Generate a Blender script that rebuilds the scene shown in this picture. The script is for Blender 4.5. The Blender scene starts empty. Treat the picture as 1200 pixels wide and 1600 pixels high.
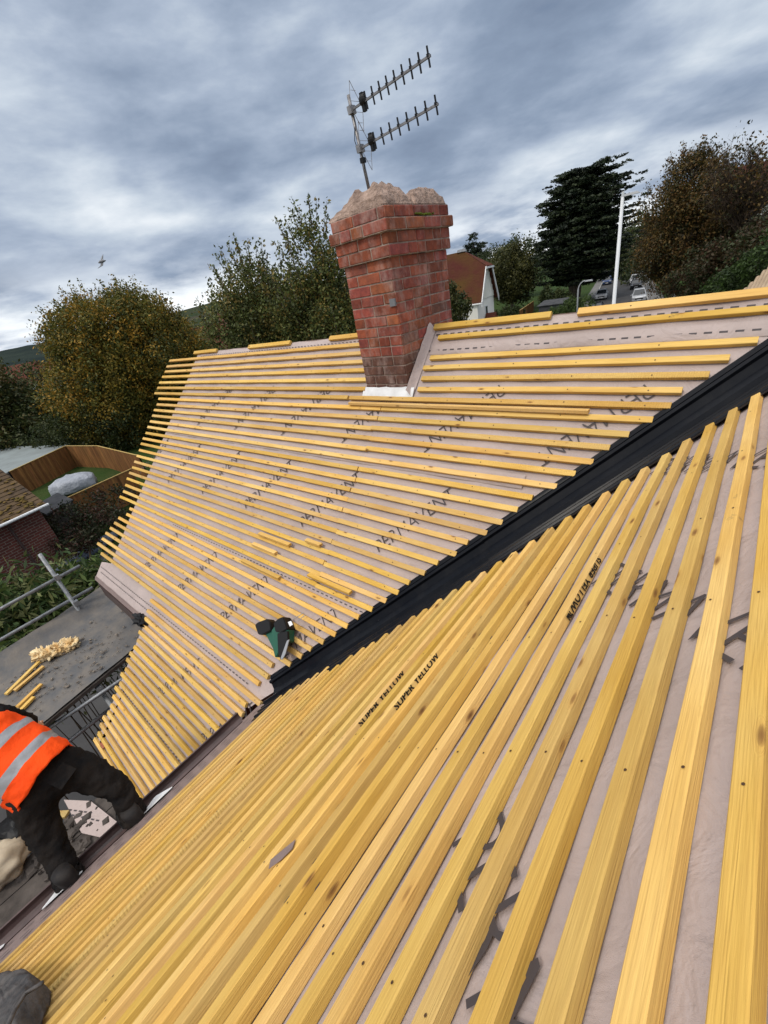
import bpy, bmesh, math, random
import numpy as np
from mathutils import Vector, Matrix, noise
R = math.radians
S = bpy.context.scene
COL = S.collection
rnd = random.Random(7)
nrs = np.random.RandomState(5)
V = Vector

# ------------------------------------------------------------------ camera
EYE = V((0, 0, 8.5))
PITCH, ROLL, YAW, FPX = .495, -.197, -.779, 643.4
fw = V((math.sin(YAW)*math.cos(PITCH), math.cos(YAW)*math.cos(PITCH), -math.sin(PITCH)))
rt = V((math.cos(YAW), -math.sin(YAW), 0)); up = rt.cross(fw)
r2 = rt*math.cos(ROLL) + up*math.sin(ROLL); u2 = -rt*math.sin(ROLL) + up*math.cos(ROLL)
cam = bpy.data.cameras.new('camera'); co = bpy.data.objects.new('camera', cam); COL.objects.link(co)
m3 = Matrix((r2, u2, -fw)).transposed()
co.matrix_world = Matrix.Translation(EYE) @ m3.to_4x4()
cam.sensor_fit = 'VERTICAL'; cam.sensor_height = 36; cam.lens = FPX/1600*36
cam.clip_start = .02; cam.clip_end = 5000
S.camera = co
def ray(px, py): return r2*((px-600)/FPX) + u2*(-(py-800)/FPX) + fw
def at(px, py, D):                      # point on that line of sight at horizontal distance D
    d = ray(px, py); return EYE + d*(D/math.hypot(d.x, d.y))
def atz(px, py, z):                     # ... at height z above the ground
    d = ray(px, py); return EYE + d*((z-8.5)/d.z)

# ------------------------------------------------------------------ world
SUN_EL, SUN_AZ = 54, 196                # azimuth clockwise from +Y
w = bpy.data.worlds.new('World'); S.world = w; w.use_nodes = True
nt = w.node_tree; nt.nodes.clear()
def N(t, **k):
    n = nt.nodes.new(t)
    for a, b in k.items():
        if a == 'inp':
            for i, v in b.items():
                if hasattr(v, 'is_output') or isinstance(v, bpy.types.NodeSocket): nt.links.new(v, n.inputs[i])
                else: n.inputs[i].default_value = v
        else: setattr(n, a, b)
    return n
def mth(op, a, b=None, c=None, clamp=False):
    n = nt.nodes.new('ShaderNodeMath'); n.operation = op; n.use_clamp = clamp
    for i, v in enumerate((a, b, c)):
        if v is None: continue
        if isinstance(v, bpy.types.NodeSocket): nt.links.new(v, n.inputs[i])
        else: n.inputs[i].default_value = v
    return n.outputs[0]
def mixc(f, a, b, bt='MIX'):
    n = nt.nodes.new('ShaderNodeMix'); n.data_type = 'RGBA'; n.blend_type = bt; n.clamp_factor = True
    for i, v in ((0, f), (6, a), (7, b)):
        if isinstance(v, bpy.types.NodeSocket): nt.links.new(v, n.inputs[i])
        else: n.inputs[i].default_value = v if i == 0 else (*v, 1)
    return n.outputs[2]
def ramp(f, pts, interp='LINEAR'):
    n = nt.nodes.new('ShaderNodeValToRGB'); cr = n.color_ramp; cr.interpolation = interp
    while len(cr.elements) < len(pts): cr.elements.new(.5)
    for e, (p, c) in zip(cr.elements, pts): e.position = p; e.color = (*c, 1) if len(c) == 3 else c
    nt.links.new(f, n.inputs[0]); return n.outputs[0]
sky = N('ShaderNodeTexSky', sky_type='NISHITA', sun_disc=False, sun_elevation=R(SUN_EL), sun_rotation=R(SUN_AZ), altitude=30)
tc = N('ShaderNodeTexCoord').outputs['Generated']
sep = N('ShaderNodeSeparateXYZ', inp={0: tc})
zc = mth('MAXIMUM', sep.outputs[2], 0.0)
den = mth('ADD', zc, .17)
# cloud deck: direction projected on a plane overhead, turned so that the bands run across the view
ang = R(-47)
cx = mth('DIVIDE', sep.outputs[0], den); cy = mth('DIVIDE', sep.outputs[1], den)
ux = mth('ADD', mth('MULTIPLY', cx, math.cos(ang)), mth('MULTIPLY', cy, -math.sin(ang)))
uy = mth('ADD', mth('MULTIPLY', cx, math.sin(ang)), mth('MULTIPLY', cy, math.cos(ang)))
cv = N('ShaderNodeCombineXYZ', inp={0: mth('MULTIPLY', sep.outputs[0], 1.35), 1: mth('MULTIPLY', sep.outputs[1], 1.35), 2: mth('MULTIPLY', mth('POWER', zc, .85), 3.6)}).outputs[0]
cv2 = N('ShaderNodeCombineXYZ', inp={0: mth('MULTIPLY', ux, .30), 1: mth('MULTIPLY', uy, .55), 2: 3.3}).outputs[0]
n1 = mth('ADD', mth('MULTIPLY', N('ShaderNodeTexNoise', inp={0: cv, 'Scale': 1.45, 'Detail': 7, 'Roughness': .46, 'Distortion': .15}).outputs[0], .62), mth('MULTIPLY', N('ShaderNodeTexNoise', inp={0: cv2, 'Scale': 1.6, 'Detail': 6, 'Roughness': .5}).outputs[0], .38))
n2 = N('ShaderNodeTexNoise', inp={0: cv, 'Scale': 4.6, 'Detail': 7, 'Roughness': .55, 'Distortion': .1}).outputs[0]
cl = mth('ADD', mth('MULTIPLY', n1, .77), mth('MULTIPLY', n2, .23))
cloud = ramp(cl, [(.39, (.19, .25, .36)), (.455, (.27, .345, .47)), (.505, (.39, .47, .60)), (.56, (.58, .66, .76)), (.63, (.88, .93, .98))], 'LINEAR')
# brighter ragged strip low over the horizon
hz = mth('SUBTRACT', 1, mth('MULTIPLY', zc, 5.5), clamp=True)
cloud = mixc(mth('MULTIPLY', mth('POWER', hz, 2.2), mth('MULTIPLY', mth('SUBTRACT', n2, .36), 5.0, clamp=True), clamp=True), cloud, (1.35, 1.37, 1.36))
# the deck thins towards the (hidden) sun
sd = V((math.sin(R(SUN_AZ))*math.cos(R(SUN_EL)), math.cos(R(SUN_AZ))*math.cos(R(SUN_EL)), math.sin(R(SUN_EL))))
dt = N('ShaderNodeVectorMath', operation='DOT_PRODUCT', inp={0: tc, 1: tuple(sd)}).outputs['Value']
gl = mth('POWER', mth('MAXIMUM', mth('MULTIPLY_ADD', dt, .5, .5), 0), 6.0)
hiz = mth('MULTIPLY', mth('MULTIPLY_ADD', zc, 3.3, -2.0, clamp=True), 1.0)
glow = mixc(1.0, (0, 0, 0), mixc(mth('MULTIPLY', gl, 1), (0, 0, 0), (.55, .50, .44)), 'ADD')
glow = mixc(1.0, glow, mixc(hiz, (0, 0, 0), (1.35, 1.3, 1.22)), 'ADD')
tot = mixc(1.0, cloud, glow, 'ADD')
cover = mth('MULTIPLY', mth('SUBTRACT', cl, .30), 9, clamp=True)
skyc = mixc(1.0, sky.outputs[0], (.10, .10, .10), 'MULTIPLY')
fin = mixc(cover, skyc, tot)
bg = N('ShaderNodeBackground', inp={0: fin, 1: 1.0})
out = N('ShaderNodeOutputWorld', inp={0: bg.outputs[0]})
sl = bpy.data.lights.new('sun', 'SUN'); sl.energy = 1.35; sl.angle = R(10); sl.color = (1, .93, .82)
so = bpy.data.objects.new('sun', sl); COL.objects.link(so)
so.rotation_euler = (-sd).to_track_quat('-Z', 'Y').to_euler()
S.view_settings.view_transform = 'Standard'; S.view_settings.look = 'None'
S.view_settings.exposure = 0.0; S.view_settings.gamma = 1

# ------------------------------------------------------------------ materials
def mat(name, base, rough=.7, spec=.3, bump=0, bscale=60, var=None, vscale=3, metallic=0, detail=4, coord='Object', stretch=None, attr=False, bdist=.01):
    """plain procedural surface: base mixed with var by noise, noise bump; attr multiplies by the mesh's Col attribute"""
    global nt
    m = bpy.data.materials.new(name); m.use_nodes = True; nt = m.node_tree; nt.nodes.clear()
    o = N('ShaderNodeOutputMaterial'); b = N('ShaderNodeBsdfPrincipled'); nt.links.new(b.outputs[0], o.inputs[0])
    b.inputs['Roughness'].default_value = rough; b.inputs['Specular IOR Level'].default_value = spec; b.inputs['Metallic'].default_value = metallic
    c = N('ShaderNodeTexCoord').outputs[coord]
    if stretch: c = N('ShaderNodeMapping', inp={0: c, 3: stretch}).outputs[0]
    colr = None
    if var:
        n = N('ShaderNodeTexNoise', inp={0: c, 'Scale': vscale, 'Detail': detail, 'Roughness': .6}).outputs[0]
        colr = mixc(mth('MULTIPLY_ADD', n, 3, -1, clamp=True), base, var)
    if attr:
        a = N('ShaderNodeAttribute', attribute_name='Col').outputs[0]
        colr = mixc(1.0, colr if colr else base, a, 'MULTIPLY')
    if colr: nt.links.new(colr, b.inputs[0])
    else: b.inputs[0].default_value = (*base, 1)
    if bump:
        n = N('ShaderNodeTexNoise', inp={0: c, 'Scale': bscale, 'Detail': 5}).outputs[0]
        bp = N('ShaderNodeBump', inp={'Strength': bump, 'Distance': bdist, 'Height': n}); nt.links.new(bp.outputs[0], b.inputs['Normal'])
    return m
def wood(name, c1, c2, c3, pale, along=1.0):
    """sawn, stained softwood; grain runs along local X"""
    global nt
    m = bpy.data.materials.new(name); m.use_nodes = True; nt = m.node_tree; nt.nodes.clear()
    o = N('ShaderNodeOutputMaterial'); b = N('ShaderNodeBsdfPrincipled'); nt.links.new(b.outputs[0], o.inputs[0])
    b.inputs['Roughness'].default_value = .72; b.inputs['Specular IOR Level'].default_value = .25
    oi = N('ShaderNodeObjectInfo').outputs['Random']
    tc = N('ShaderNodeTexCoord').outputs['Object']
    off = N('ShaderNodeCombineXYZ', inp={0: mth('MULTIPLY', oi, 37), 1: mth('MULTIPLY', oi, 11), 2: mth('MULTIPLY', oi, 5)}).outputs[0]
    p = N('ShaderNodeVectorMath', operation='ADD', inp={0: tc, 1: off}).outputs[0]
    # knots: sparse stretched cells
    pk = N('ShaderNodeMapping', inp={0: p, 3: (8.5, 24, 24)}).outputs[0]
    vk = N('ShaderNodeTexVoronoi', inp={0: pk, 'Scale': 1, 'Randomness': 1})
    kd = vk.outputs['Distance']
    kr = mth('GREATER_THAN', N('ShaderNodeSeparateColor', inp={0: vk.outputs['Color']}).outputs[0], .72)
    knot = mth('MULTIPLY', mth('SUBTRACT', 1, mth('MULTIPLY', kd, 5.2), clamp=True), kr)
    ring = mth('MULTIPLY', mth('SUBTRACT', 1, mth('MULTIPLY', kd, 3.0), clamp=True), kr)
    # grain, bent round the knots
    pg = N('ShaderNodeMapping', inp={0: p, 3: (1.0, 40, 40)}).outputs[0]
    wv = N('ShaderNodeTexNoise', inp={0: pg, 'Scale': 1, 'Detail': 3, 'Distortion': mth('MULTIPLY', ring, 1.5)}).outputs[0]
    lines = mth('SINE', mth('ADD', mth('MULTIPLY', wv, 74), mth('MULTIPLY', ring, 9)))
    lines = mth('MULTIPLY_ADD', lines, .5, .5)
    fine = N('ShaderNodeTexNoise', inp={0: N('ShaderNodeMapping', inp={0: p, 3: (14, 420, 420)}).outputs[0], 'Scale': 1, 'Detail': 3}).outputs[0]
    blot = N('ShaderNodeTexNoise', inp={0: N('ShaderNodeMapping', inp={0: p, 3: (2.4, 14, 14)}).outputs[0], 'Scale': 1, 'Detail': 4}).outputs[0]
    c = mixc(mth('MULTIPLY_ADD', blot, 3.2, -1.1, clamp=True), c1, c2)
    c = mixc(mth('MULTIPLY', mth('MULTIPLY_ADD', N('ShaderNodeTexNoise', inp={0: p, 'Scale': 2.2, 'Detail': 2}).outputs[0], 4, -1.9, clamp=True), .4), c, pale)
    c = mixc(mth('MULTIPLY', mth('POWER', lines, 3), .13), c, c3)
    c = mixc(mth('MULTIPLY', mth('MULTIPLY_ADD', fine, 4, -1.7, clamp=True), .22), c, c3)
    hs = N('ShaderNodeHueSaturation', inp={'Value': mth('MULTIPLY_ADD', oi, .32, .80), 'Hue': mth('MULTIPLY_ADD', mth('FRACT', mth('MULTIPLY', oi, 7.3)), .010, .494), 'Saturation': mth('MULTIPLY_ADD', mth('FRACT', mth('MULTIPLY', oi, 3.7)), .12, .91), 'Color': c}).outputs[0]
    c = mixc(mth('MULTIPLY', ring, .55), hs, (.42, .19, .04))
    c = mixc(mth('POWER', knot, .6), c, (.13, .05, .018))
    # grey-black mould smudges, few
    sm = N('ShaderNodeTexNoise', inp={0: p, 'Scale': 3.1, 'Detail': 6, 'Roughness': .75}).outputs[0]
    c = mixc(mth('MULTIPLY_ADD', sm, 12, -8.1, clamp=True), c, (.12, .09, .05))
    nt.links.new(c, b.inputs[0])
    saw = N('ShaderNodeTexWave', wave_type='BANDS', bands_direction='X', inp={0: p, 'Scale': 26, 'Distortion': 3.5, 'Detail': 2, 'Detail Scale': 2}).outputs['Fac']
    sawm = mth('MULTIPLY_ADD', mth('FRACT', mth('MULTIPLY', oi, 5.1)), 2.2, -1.3, clamp=True)
    h = mth('ADD', mth('ADD', mth('MULTIPLY', lines, .18), mth('MULTIPLY', fine, .5)), mth('MULTIPLY', mth('MULTIPLY', saw, sawm), 1.5))
    bp = N('ShaderNodeBump', inp={'Strength': .8, 'Distance': .0022, 'Height': h}); nt.links.new(bp.outputs[0], b.inputs['Normal'])
    return m
def membrane_mat(name, c1, c2):
    global nt
    m = bpy.data.materials.new(name); m.use_nodes = True; nt = m.node_tree; nt.nodes.clear()
    o = N('ShaderNodeOutputMaterial'); b = N('ShaderNodeBsdfPrincipled'); nt.links.new(b.outputs[0], o.inputs[0])
    b.inputs['Roughness'].default_value = .62; b.inputs['Specular IOR Level'].default_value = .35
    tc = N('ShaderNodeTexCoord').outputs['Object']
    n = N('ShaderNodeTexNoise', inp={0: tc, 'Scale': 1.7, 'Detail': 6, 'Roughness': .65}).outputs[0]
    c = mixc(mth('MULTIPLY_ADD', n, 3, -1, clamp=True), c1, c2)
    d = N('ShaderNodeTexNoise', inp={0: tc, 'Scale': 38, 'Detail': 6, 'Roughness': .8}).outputs[0]
    c = mixc(mth('MULTIPLY', mth('MULTIPLY_ADD', d, 3.4, -1.9, clamp=True), .35), c, (.16, .12, .10))
    nt.links.new(c, b.inputs[0])
    wv = N('ShaderNodeTexNoise', inp={0: N('ShaderNodeMapping', inp={0: tc, 2: (0, 0, .75), 3: (300, 1400, 700)}).outputs[0], 'Scale': 1, 'Detail': 1}).outputs[0]
    wr = N('ShaderNodeTexNoise', inp={0: tc, 'Scale': 7, 'Detail': 4, 'Roughness': .55, 'Distortion': 1.2}).outputs[0]
    h = mth('ADD', mth('MULTIPLY', wv, .0006), mth('MULTIPLY', wr, .016))
    bp = N('ShaderNodeBump', inp={'Strength': 1, 'Distance': 1, 'Height': h}); nt.links.new(bp.outputs[0], b.inputs['Normal'])
    return m
def leafmat(name, tr=.25):
    global nt
    m = bpy.data.materials.new(name); m.use_nodes = True; nt = m.node_tree; nt.nodes.clear()
    o = N('ShaderNodeOutputMaterial')
    a = N('ShaderNodeAttribute', attribute_name='Col').outputs[0]
    d = N('ShaderNodeBsdfPrincipled', inp={'Base Color': a, 'Roughness': .6, 'Specular IOR Level': .3})
    t = N('ShaderNodeBsdfTranslucent', inp={0: a})
    mx = N('ShaderNodeMixShader', inp={0: tr, 1: d.outputs[0], 2: t.outputs[0]})
    nt.links.new(mx.outputs[0], o.inputs[0]); return m
M = {}
M['batten'] = wood('stained_batten', (.72, .455, .115), (.62, .365, .07), (.36, .175, .04), (.74, .54, .21))
M['oldwood'] = wood('offcut_timber', (.62, .44, .16), (.50, .33, .10), (.33, .19, .06), (.62, .50, .26))
M['membrane'] = membrane_mat('roof_membrane', (.455, .37, .345), (.38, .31, .29))
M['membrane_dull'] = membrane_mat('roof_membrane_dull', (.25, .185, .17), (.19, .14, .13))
M['ink'] = mat('printing_ink', (.06, .05, .052), .6)
M['stamp'] = mat('stamp_ink', (.012, .009, .006), .8)
M['nail'] = mat('nail_head', (.10, .055, .03), .6, metallic=.4)
M['grp'] = mat('black_moulded_trough', (.005, .006, .009), .26, .08, bump=.2, bscale=30, var=(.010, .011, .014), vscale=2.5, bdist=.002)
M['brick'] = mat('old_red_brick', (.34, .098, .058), .85, .2, bump=1, bscale=45, var=(.19, .060, .042), vscale=16, attr=True, bdist=.004)
M['mortar'] = mat('lime_mortar', (.40, .33, .28), .9, .2, bump=1, bscale=70, var=(.22, .15, .12), vscale=14, bdist=.004)
M['render'] = mat('cement_base', (.13, .11, .10), .9, .2, bump=.8, bscale=40, var=(.24, .15, .12), vscale=7)
M['flaunch'] = mat('weathered_mortar_cap', (.43, .31, .25), .95, .15, bump=1, bscale=38, var=(.22, .155, .125), vscale=14, bdist=.02)
M['moss'] = mat('moss', (.10, .13, .02), .95, .1, bump=1, bscale=150)
M['alu'] = mat('dull_aluminium', (.32, .31, .31), .45, .5, metallic=.7, var=(.16, .15, .15), vscale=30)
M['blackpl'] = mat('black_plastic', (.008, .008, .009), .5, .25)
M['lead'] = mat('lead_flashing', (.20, .21, .23), .5, .5, metallic=.3)
M['whitepl'] = mat('white_plastic', (.78, .79, .80), .4, .4, var=(.62, .62, .62), vscale=8)
M['brownpl'] = mat('dark_brown_gutter_plastic', (.05, .03, .028), .42, .45, var=(.09, .055, .05), vscale=9)
M['hiviz'] = mat('orange_hi_vis_cloth', (.95, .085, .006), .8, .2, bump=.8, bscale=12, var=(.85, .07, .006), vscale=5, bdist=.02)
M['reflect'] = mat('silver_reflective_tape', (.26, .275, .30), .5, .5, bump=.5, bscale=25, var=(.27, .28, .30), vscale=14)
M['trouser'] = mat('dusty_black_trousers', (.007, .007, .008), .95, .12, bump=1, bscale=16, var=(.026, .021, .018), vscale=5, bdist=.02)
M['skin'] = mat('skin', (.50, .27, .18), .6)
M['boot'] = mat('black_work_boot', (.009, .008, .009), .7, .3, var=(.022, .018, .016), vscale=20)
M['tube'] = mat('galvanised_scaffold_tube', (.36, .37, .38), .5, .5, metallic=.55, bump=.3, bscale=80, var=(.20, .21, .22), vscale=14)
M['sheet'] = mat('dirty_grey_sheeting', (.085, .087, .092), .6, .3, bump=.8, bscale=5, var=(.16, .14, .12), vscale=4, bdist=.03)
M['board'] = mat('grimy_scaffold_board', (.10, .085, .075), .9, .2, bump=.6, bscale=30, var=(.045, .038, .034), vscale=6)
M['wool'] = mat('mineral_wool', (.66, .42, .17), 1, .05, bump=1, bscale=60, var=(.80, .66, .42), vscale=12)
M['sack'] = mat('cream_sack', (.50, .42, .31), .85, .2, bump=.6, bscale=18, var=(.34, .27, .19), vscale=5)
M['rubble'] = mat('slate_and_mortar_crumbs', (.26, .22, .18), .95, .15, var=(.09, .075, .065), vscale=20)
M['conc'] = mat('grey_concrete', (.33, .34, .36), .9, .2, var=(.24, .24, .25), vscale=3, bump=.4)
M['green_tool'] = mat('dark_green_tool_casing', (.008, .085, .05), .4, .5)
M['steel'] = mat('bare_steel', (.45, .45, .45), .35, .5, metallic=.8)
M['grass'] = mat('grass', (.022, .048, .009), .95, .1, bump=1, bscale=8, var=(.038, .055, .015), vscale=.6, bdist=.1)
M['asphalt'] = mat('asphalt', (.042, .041, .043), .85, .25, bump=.5, bscale=60, var=(.06, .058, .057), vscale=.8)
M['pave'] = mat('pavement', (.17, .165, .16), .9, .2, var=(.12, .115, .11), vscale=1.2)
M['kerb'] = mat('kerb_stone', (.30, .29, .28), .85, .2)
M['hill_dark'] = mat('wooded_hill', (.020, .028, .028), 1, .0, bump=1, bscale=.06, var=(.032, .042, .036), vscale=.02, bdist=6)
M['hill_field'] = mat('hill_fields', (.026, .045, .022), 1, .0, var=(.06, .055, .042), vscale=.009)
M['whitewall'] = mat('white_rendered_wall', (.88, .86, .80), .8, .2, var=(.80, .78, .71), vscale=.8)
M['redtile'] = mat('red_clay_tiles', (.13, .040, .028), .9, .05, bump=.9, bscale=5, var=(.075, .034, .024), vscale=1.5, stretch=(1, 1, 4), bdist=.06)
M['mosstile'] = mat('mossy_tiles', (.085, .026, .022), .9, .05, bump=.9, bscale=5, var=(.095, .055, .018), vscale=.30, bdist=.06)
M['browntile'] = mat('brown_mossy_tiles', (.06, .045, .036), .95, .15, bump=1, bscale=3, var=(.13, .085, .045), vscale=1.1, bdist=.06)
M['glass'] = mat('dark_window_glass', (.02, .025, .03), .08, .6)
M['bark'] = mat('bark', (.09, .065, .045), .95, .1, bump=1, bscale=9, var=(.045, .033, .025), vscale=3, bdist=.03)
M['greybark'] = mat('grey_bark', (.20, .165, .13), .95, .1, bump=1, bscale=9, var=(.09, .07, .055), vscale=3, bdist=.03)
M['leaf'] = leafmat('foliage'); M['needle'] = leafmat('dark_foliage', .08)
M['fencewood'] = mat('brown_fence_boards', (.27, .125, .042), .9, .15, bump=.6, bscale=8, var=(.15, .072, .028), vscale=2.2, stretch=(3, 3, .5), attr=True)
M['polewhite'] = mat('pale_painted_column', (.66, .67, .68), .5, .4)
M['polegrey'] = mat('grey_steel_column', (.34, .35, .36), .5, .4)
M['felt'] = mat('dark_roofing_felt', (.04, .042, .046), .8, .2, var=(.07, .07, .075), vscale=2)
M['greyroof'] = mat('pale_grey_sheet_roof', (.24, .275, .28), .6, .3, var=(.18, .20, .20), vscale=.7)
M['cover'] = mat('crumpled_pale_cover', (.34, .36, .40), .5, .3, bump=1, bscale=3.4, var=(.24, .26, .30), vscale=2, bdist=.12)
M['sandtile'] = mat('sandy_pantiles', (.42, .32, .22), .9, .2, bump=.8, bscale=30, var=(.30, .22, .15), vscale=9)
M['tyre'] = mat('tyre', (.015, .015, .016), .85, .2)
M['lamp'] = mat('headlight_lens', (.6, .62, .65), .15, .6)
M['feather'] = mat('gull_feather', (.22, .22, .23), .8, .1)
M['dust'] = mat('dusty_canvas', (.045, .045, .048), .85, .2, bump=1, bscale=40, var=(.12, .11, .105), vscale=14, bdist=.01)
M['redcloth'] = mat('dark_red_cloth', (.15, .015, .012), .8, .2)
def stain(m, colr, amt, scale=11, lo=-1.55):
    global nt
    nt = m.node_tree; b = [n for n in nt.nodes if n.type == 'BSDF_PRINCIPLED'][0]; l = b.inputs[0].links[0].from_socket
    t = N('ShaderNodeTexCoord').outputs['Object']
    n = N('ShaderNodeTexNoise', inp={0: N('ShaderNodeMapping', inp={0: t, 3: (1, 1, .45)}).outputs[0], 'Scale': scale, 'Detail': 7, 'Roughness': .72}).outputs[0]
    nt.links.new(mixc(mth('MULTIPLY', mth('MULTIPLY_ADD', n, 4.2, lo, clamp=True), amt), l, colr), b.inputs[0])
stain(M['brick'], (.50, .38, .34), .55, 9, -2.05); stain(M['brick'], (.05, .035, .03), .6, 6, -2.2); stain(M['grp'], (.06, .055, .05), .12, 9, -2.1)
def paint(name, c, met=.3): return mat(name, c, .28, .5, metallic=met)
def brickwall(name, c1, c2, mo):
    global nt
    m = bpy.data.materials.new(name); m.use_nodes = True; nt = m.node_tree; nt.nodes.clear()
    o = N('ShaderNodeOutputMaterial'); b = N('ShaderNodeBsdfPrincipled', inp={'Roughness': .85}); nt.links.new(b.outputs[0], o.inputs[0])
    s = N('ShaderNodeSeparateXYZ', inp={0: N('ShaderNodeTexCoord').outputs['Object']})
    v = N('ShaderNodeCombineXYZ', inp={0: mth('ADD', s.outputs[0], s.outputs[1]), 1: s.outputs[2]}).outputs[0]
    t = N('ShaderNodeTexBrick', inp={0: v, 'Color1': (*c1, 1), 'Color2': (*c2, 1), 'Mortar': (*mo, 1), 'Scale': 1, 'Mortar Size': .011, 'Mortar Smooth': .2, 'Bias': 0, 'Brick Width': .33, 'Row Height': .115})
    nt.links.new(t.outputs[0], b.inputs[0])
    bp = N('ShaderNodeBump', inp={'Strength': .5, 'Distance': .01, 'Height': t.outputs[1]}); bp.invert = True; nt.links.new(bp.outputs[0], b.inputs['Normal'])
    return m
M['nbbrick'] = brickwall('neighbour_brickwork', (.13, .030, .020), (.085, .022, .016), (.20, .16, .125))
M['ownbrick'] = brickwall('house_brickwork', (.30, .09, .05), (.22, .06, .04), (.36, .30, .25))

# ------------------------------------------------------------------ mesh helpers
ORG = {}                                 # world origin of each object built
class MB:
    def __init__(s): s.v = []; s.f = []; s.m = []; s.c = []
    def add(s, vs, fs, mi=0, c=None):
        b = len(s.v); s.v += [V(p) for p in vs]
        for f in fs: s.f.append(tuple(b+i for i in f)); s.m.append(mi); s.c.append(c or (1, 1, 1))
        return s
    def box(s, c, d, ax=None, mi=0, col=None, taper=1):
        """box centred c, full sizes d, axes ax (3 vectors)"""
        ax = ax or (V((1, 0, 0)), V((0, 1, 0)), V((0, 0, 1))); c = V(c); vs = []
        for k in (-.5, .5):
            t = taper if k > 0 else 1
            for i, j in ((-.5, -.5), (.5, -.5), (.5, .5), (-.5, .5)): vs.append(c + ax[0]*d[0]*i*t + ax[1]*d[1]*j*t + ax[2]*d[2]*k)
        return s.add(vs, [(3, 2, 1, 0), (4, 5, 6, 7), (0, 1, 5, 4), (1, 2, 6, 5), (2, 3, 7, 6), (3, 0, 4, 7)], mi, col)
    def tube(s, pts, rad, n=8, mi=0, col=None, cap=True):
        pts = [V(p) for p in pts]; rad = rad if hasattr(rad, '__len__') else [rad]*len(pts)
        vs = []; prev = None
        for i, p in enumerate(pts):
            t = (pts[min(i+1, len(pts)-1)] - pts[max(i-1, 0)]).normalized()
            a = prev if prev else (V((0, 0, 1)) if abs(t.z) < .9 else V((1, 0, 0)))
            a = (a - t*a.dot(t)).normalized(); b = t.cross(a); prev = a
            for k in range(n):
                q = 2*math.pi*k/n; vs.append(p + (a*math.cos(q) + b*math.sin(q))*rad[i])
        fs = [(i*n+k, i*n+(k+1) % n, (i+1)*n+(k+1) % n, (i+1)*n+k) for i in range(len(pts)-1) for k in range(n)]
        if cap: fs += [tuple(range(n))[::-1], tuple((len(pts)-1)*n+k for k in range(n))]
        return s.add(vs, fs, mi, col)
    def rings(s, rs, mi=0, col=None, cap=True):
        n = len(rs[0]); vs = [p for r in rs for p in r]
        fs = [(i*n+k, i*n+(k+1) % n, (i+1)*n+(k+1) % n, (i+1)*n+k) for i in range(len(rs)-1) for k in range(n)]
        if cap: fs += [tuple(range(n))[::-1], tuple((len(rs)-1)*n+k for k in range(n))]
        return s.add(vs, fs, mi, col)
    def prism(s, poly, d, mi=0, col=None):
        """polygon (3D points) pushed along vector d"""
        n = len(poly); d = V(d); vs = [V(p) for p in poly] + [V(p)+d for p in poly]
        return s.add(vs, [tuple(range(n))[::-1], tuple(range(n, 2*n))] + [(i, (i+1) % n, n+(i+1) % n, n+i) for i in range(n)], mi, col)
    def ball(s, c, r, seg=10, rg=7, mi=0, col=None, wob=0, sc=1):
        c = V(c); r = r if hasattr(r, '__len__') else (r, r, r); vs = []
        for i in range(rg+1):
            th = math.pi*i/rg
            for k in range(seg):
                ph = 2*math.pi*k/seg; d = V((math.sin(th)*math.cos(ph), math.sin(th)*math.sin(ph), math.cos(th)))
                q = 1 + wob*noise.noise(d*sc + c*3.1)
                vs.append(c + V((d.x*r[0], d.y*r[1], d.z*r[2]))*q)
        fs = [(i*seg+k, (i+1)*seg+k, (i+1)*seg+(k+1) % seg, i*seg+(k+1) % seg) for i in range(rg) for k in range(seg)]
        return s.add(vs, fs, mi, col)
    def build(s, name, mats, parent=None, smooth=False, origin=None, fix=True, colattr=False):
        o0 = ORG[parent.name] if parent else V(origin or (0, 0, 0))
        me = bpy.data.meshes.new(name); me.from_pydata([tuple(p-o0) for p in s.v], [], s.f)
        mats = mats if isinstance(mats, (list, tuple)) else [mats]
        for m in mats: me.materials.append(m)
        me.polygons.foreach_set('material_index', s.m)
        if colattr:
            ca = me.color_attributes.new('Col', 'FLOAT_COLOR', 'CORNER'); a = []
            for f, c in zip(s.f, s.c): a += [*c, 1.0]*len(f)
            ca.data.foreach_set('color', a)
        if fix:
            bm = bmesh.new(); bm.from_mesh(me); bmesh.ops.recalc_face_normals(bm, faces=bm.faces); bm.to_mesh(me); bm.free()
        if smooth: me.shade_smooth() if hasattr(me, 'shade_smooth') else None
        me.update()
        o = bpy.data.objects.new(name, me); COL.objects.link(o)
        if parent: o.parent = parent; ORG[o.name] = o0
        else: o.location = o0; ORG[o.name] = o0
        return o
def thing(name, label, cat, loc, group=None):
    o = bpy.data.objects.new(name, None); COL.objects.link(o); o.location = loc; o.empty_display_size = .2
    o['label'] = label; o['category'] = cat; ORG[o.name] = V(loc)
    if group: o['group'] = group
    return o
def tag(o, label, cat, group=None):
    o['label'] = label; o['category'] = cat
    if group: o['group'] = group
    return o
def struct(o, kind='structure'): o['kind'] = kind; return o
def copy_tree(o, loc=None, rotz=None, label=None, parent=None):
    c = o.copy(); COL.objects.link(c)
    if parent: c.parent = parent
    if loc is not None: c.location = loc
    if rotz is not None: c.rotation_euler = (0, 0, rotz)
    if label: c['label'] = label
    for ch in o.children: copy_tree(ch, parent=c)
    return c
def bevel(o, wd, seg=2):
    bm = bmesh.new(); bm.from_mesh(o.data)
    bmesh.ops.bevel(bm, geom=bm.edges[:], offset=wd, segments=seg, affect='EDGES', clamp_overlap=True)
    bm.to_mesh(o.data); bm.free()
_tx = {}
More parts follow.
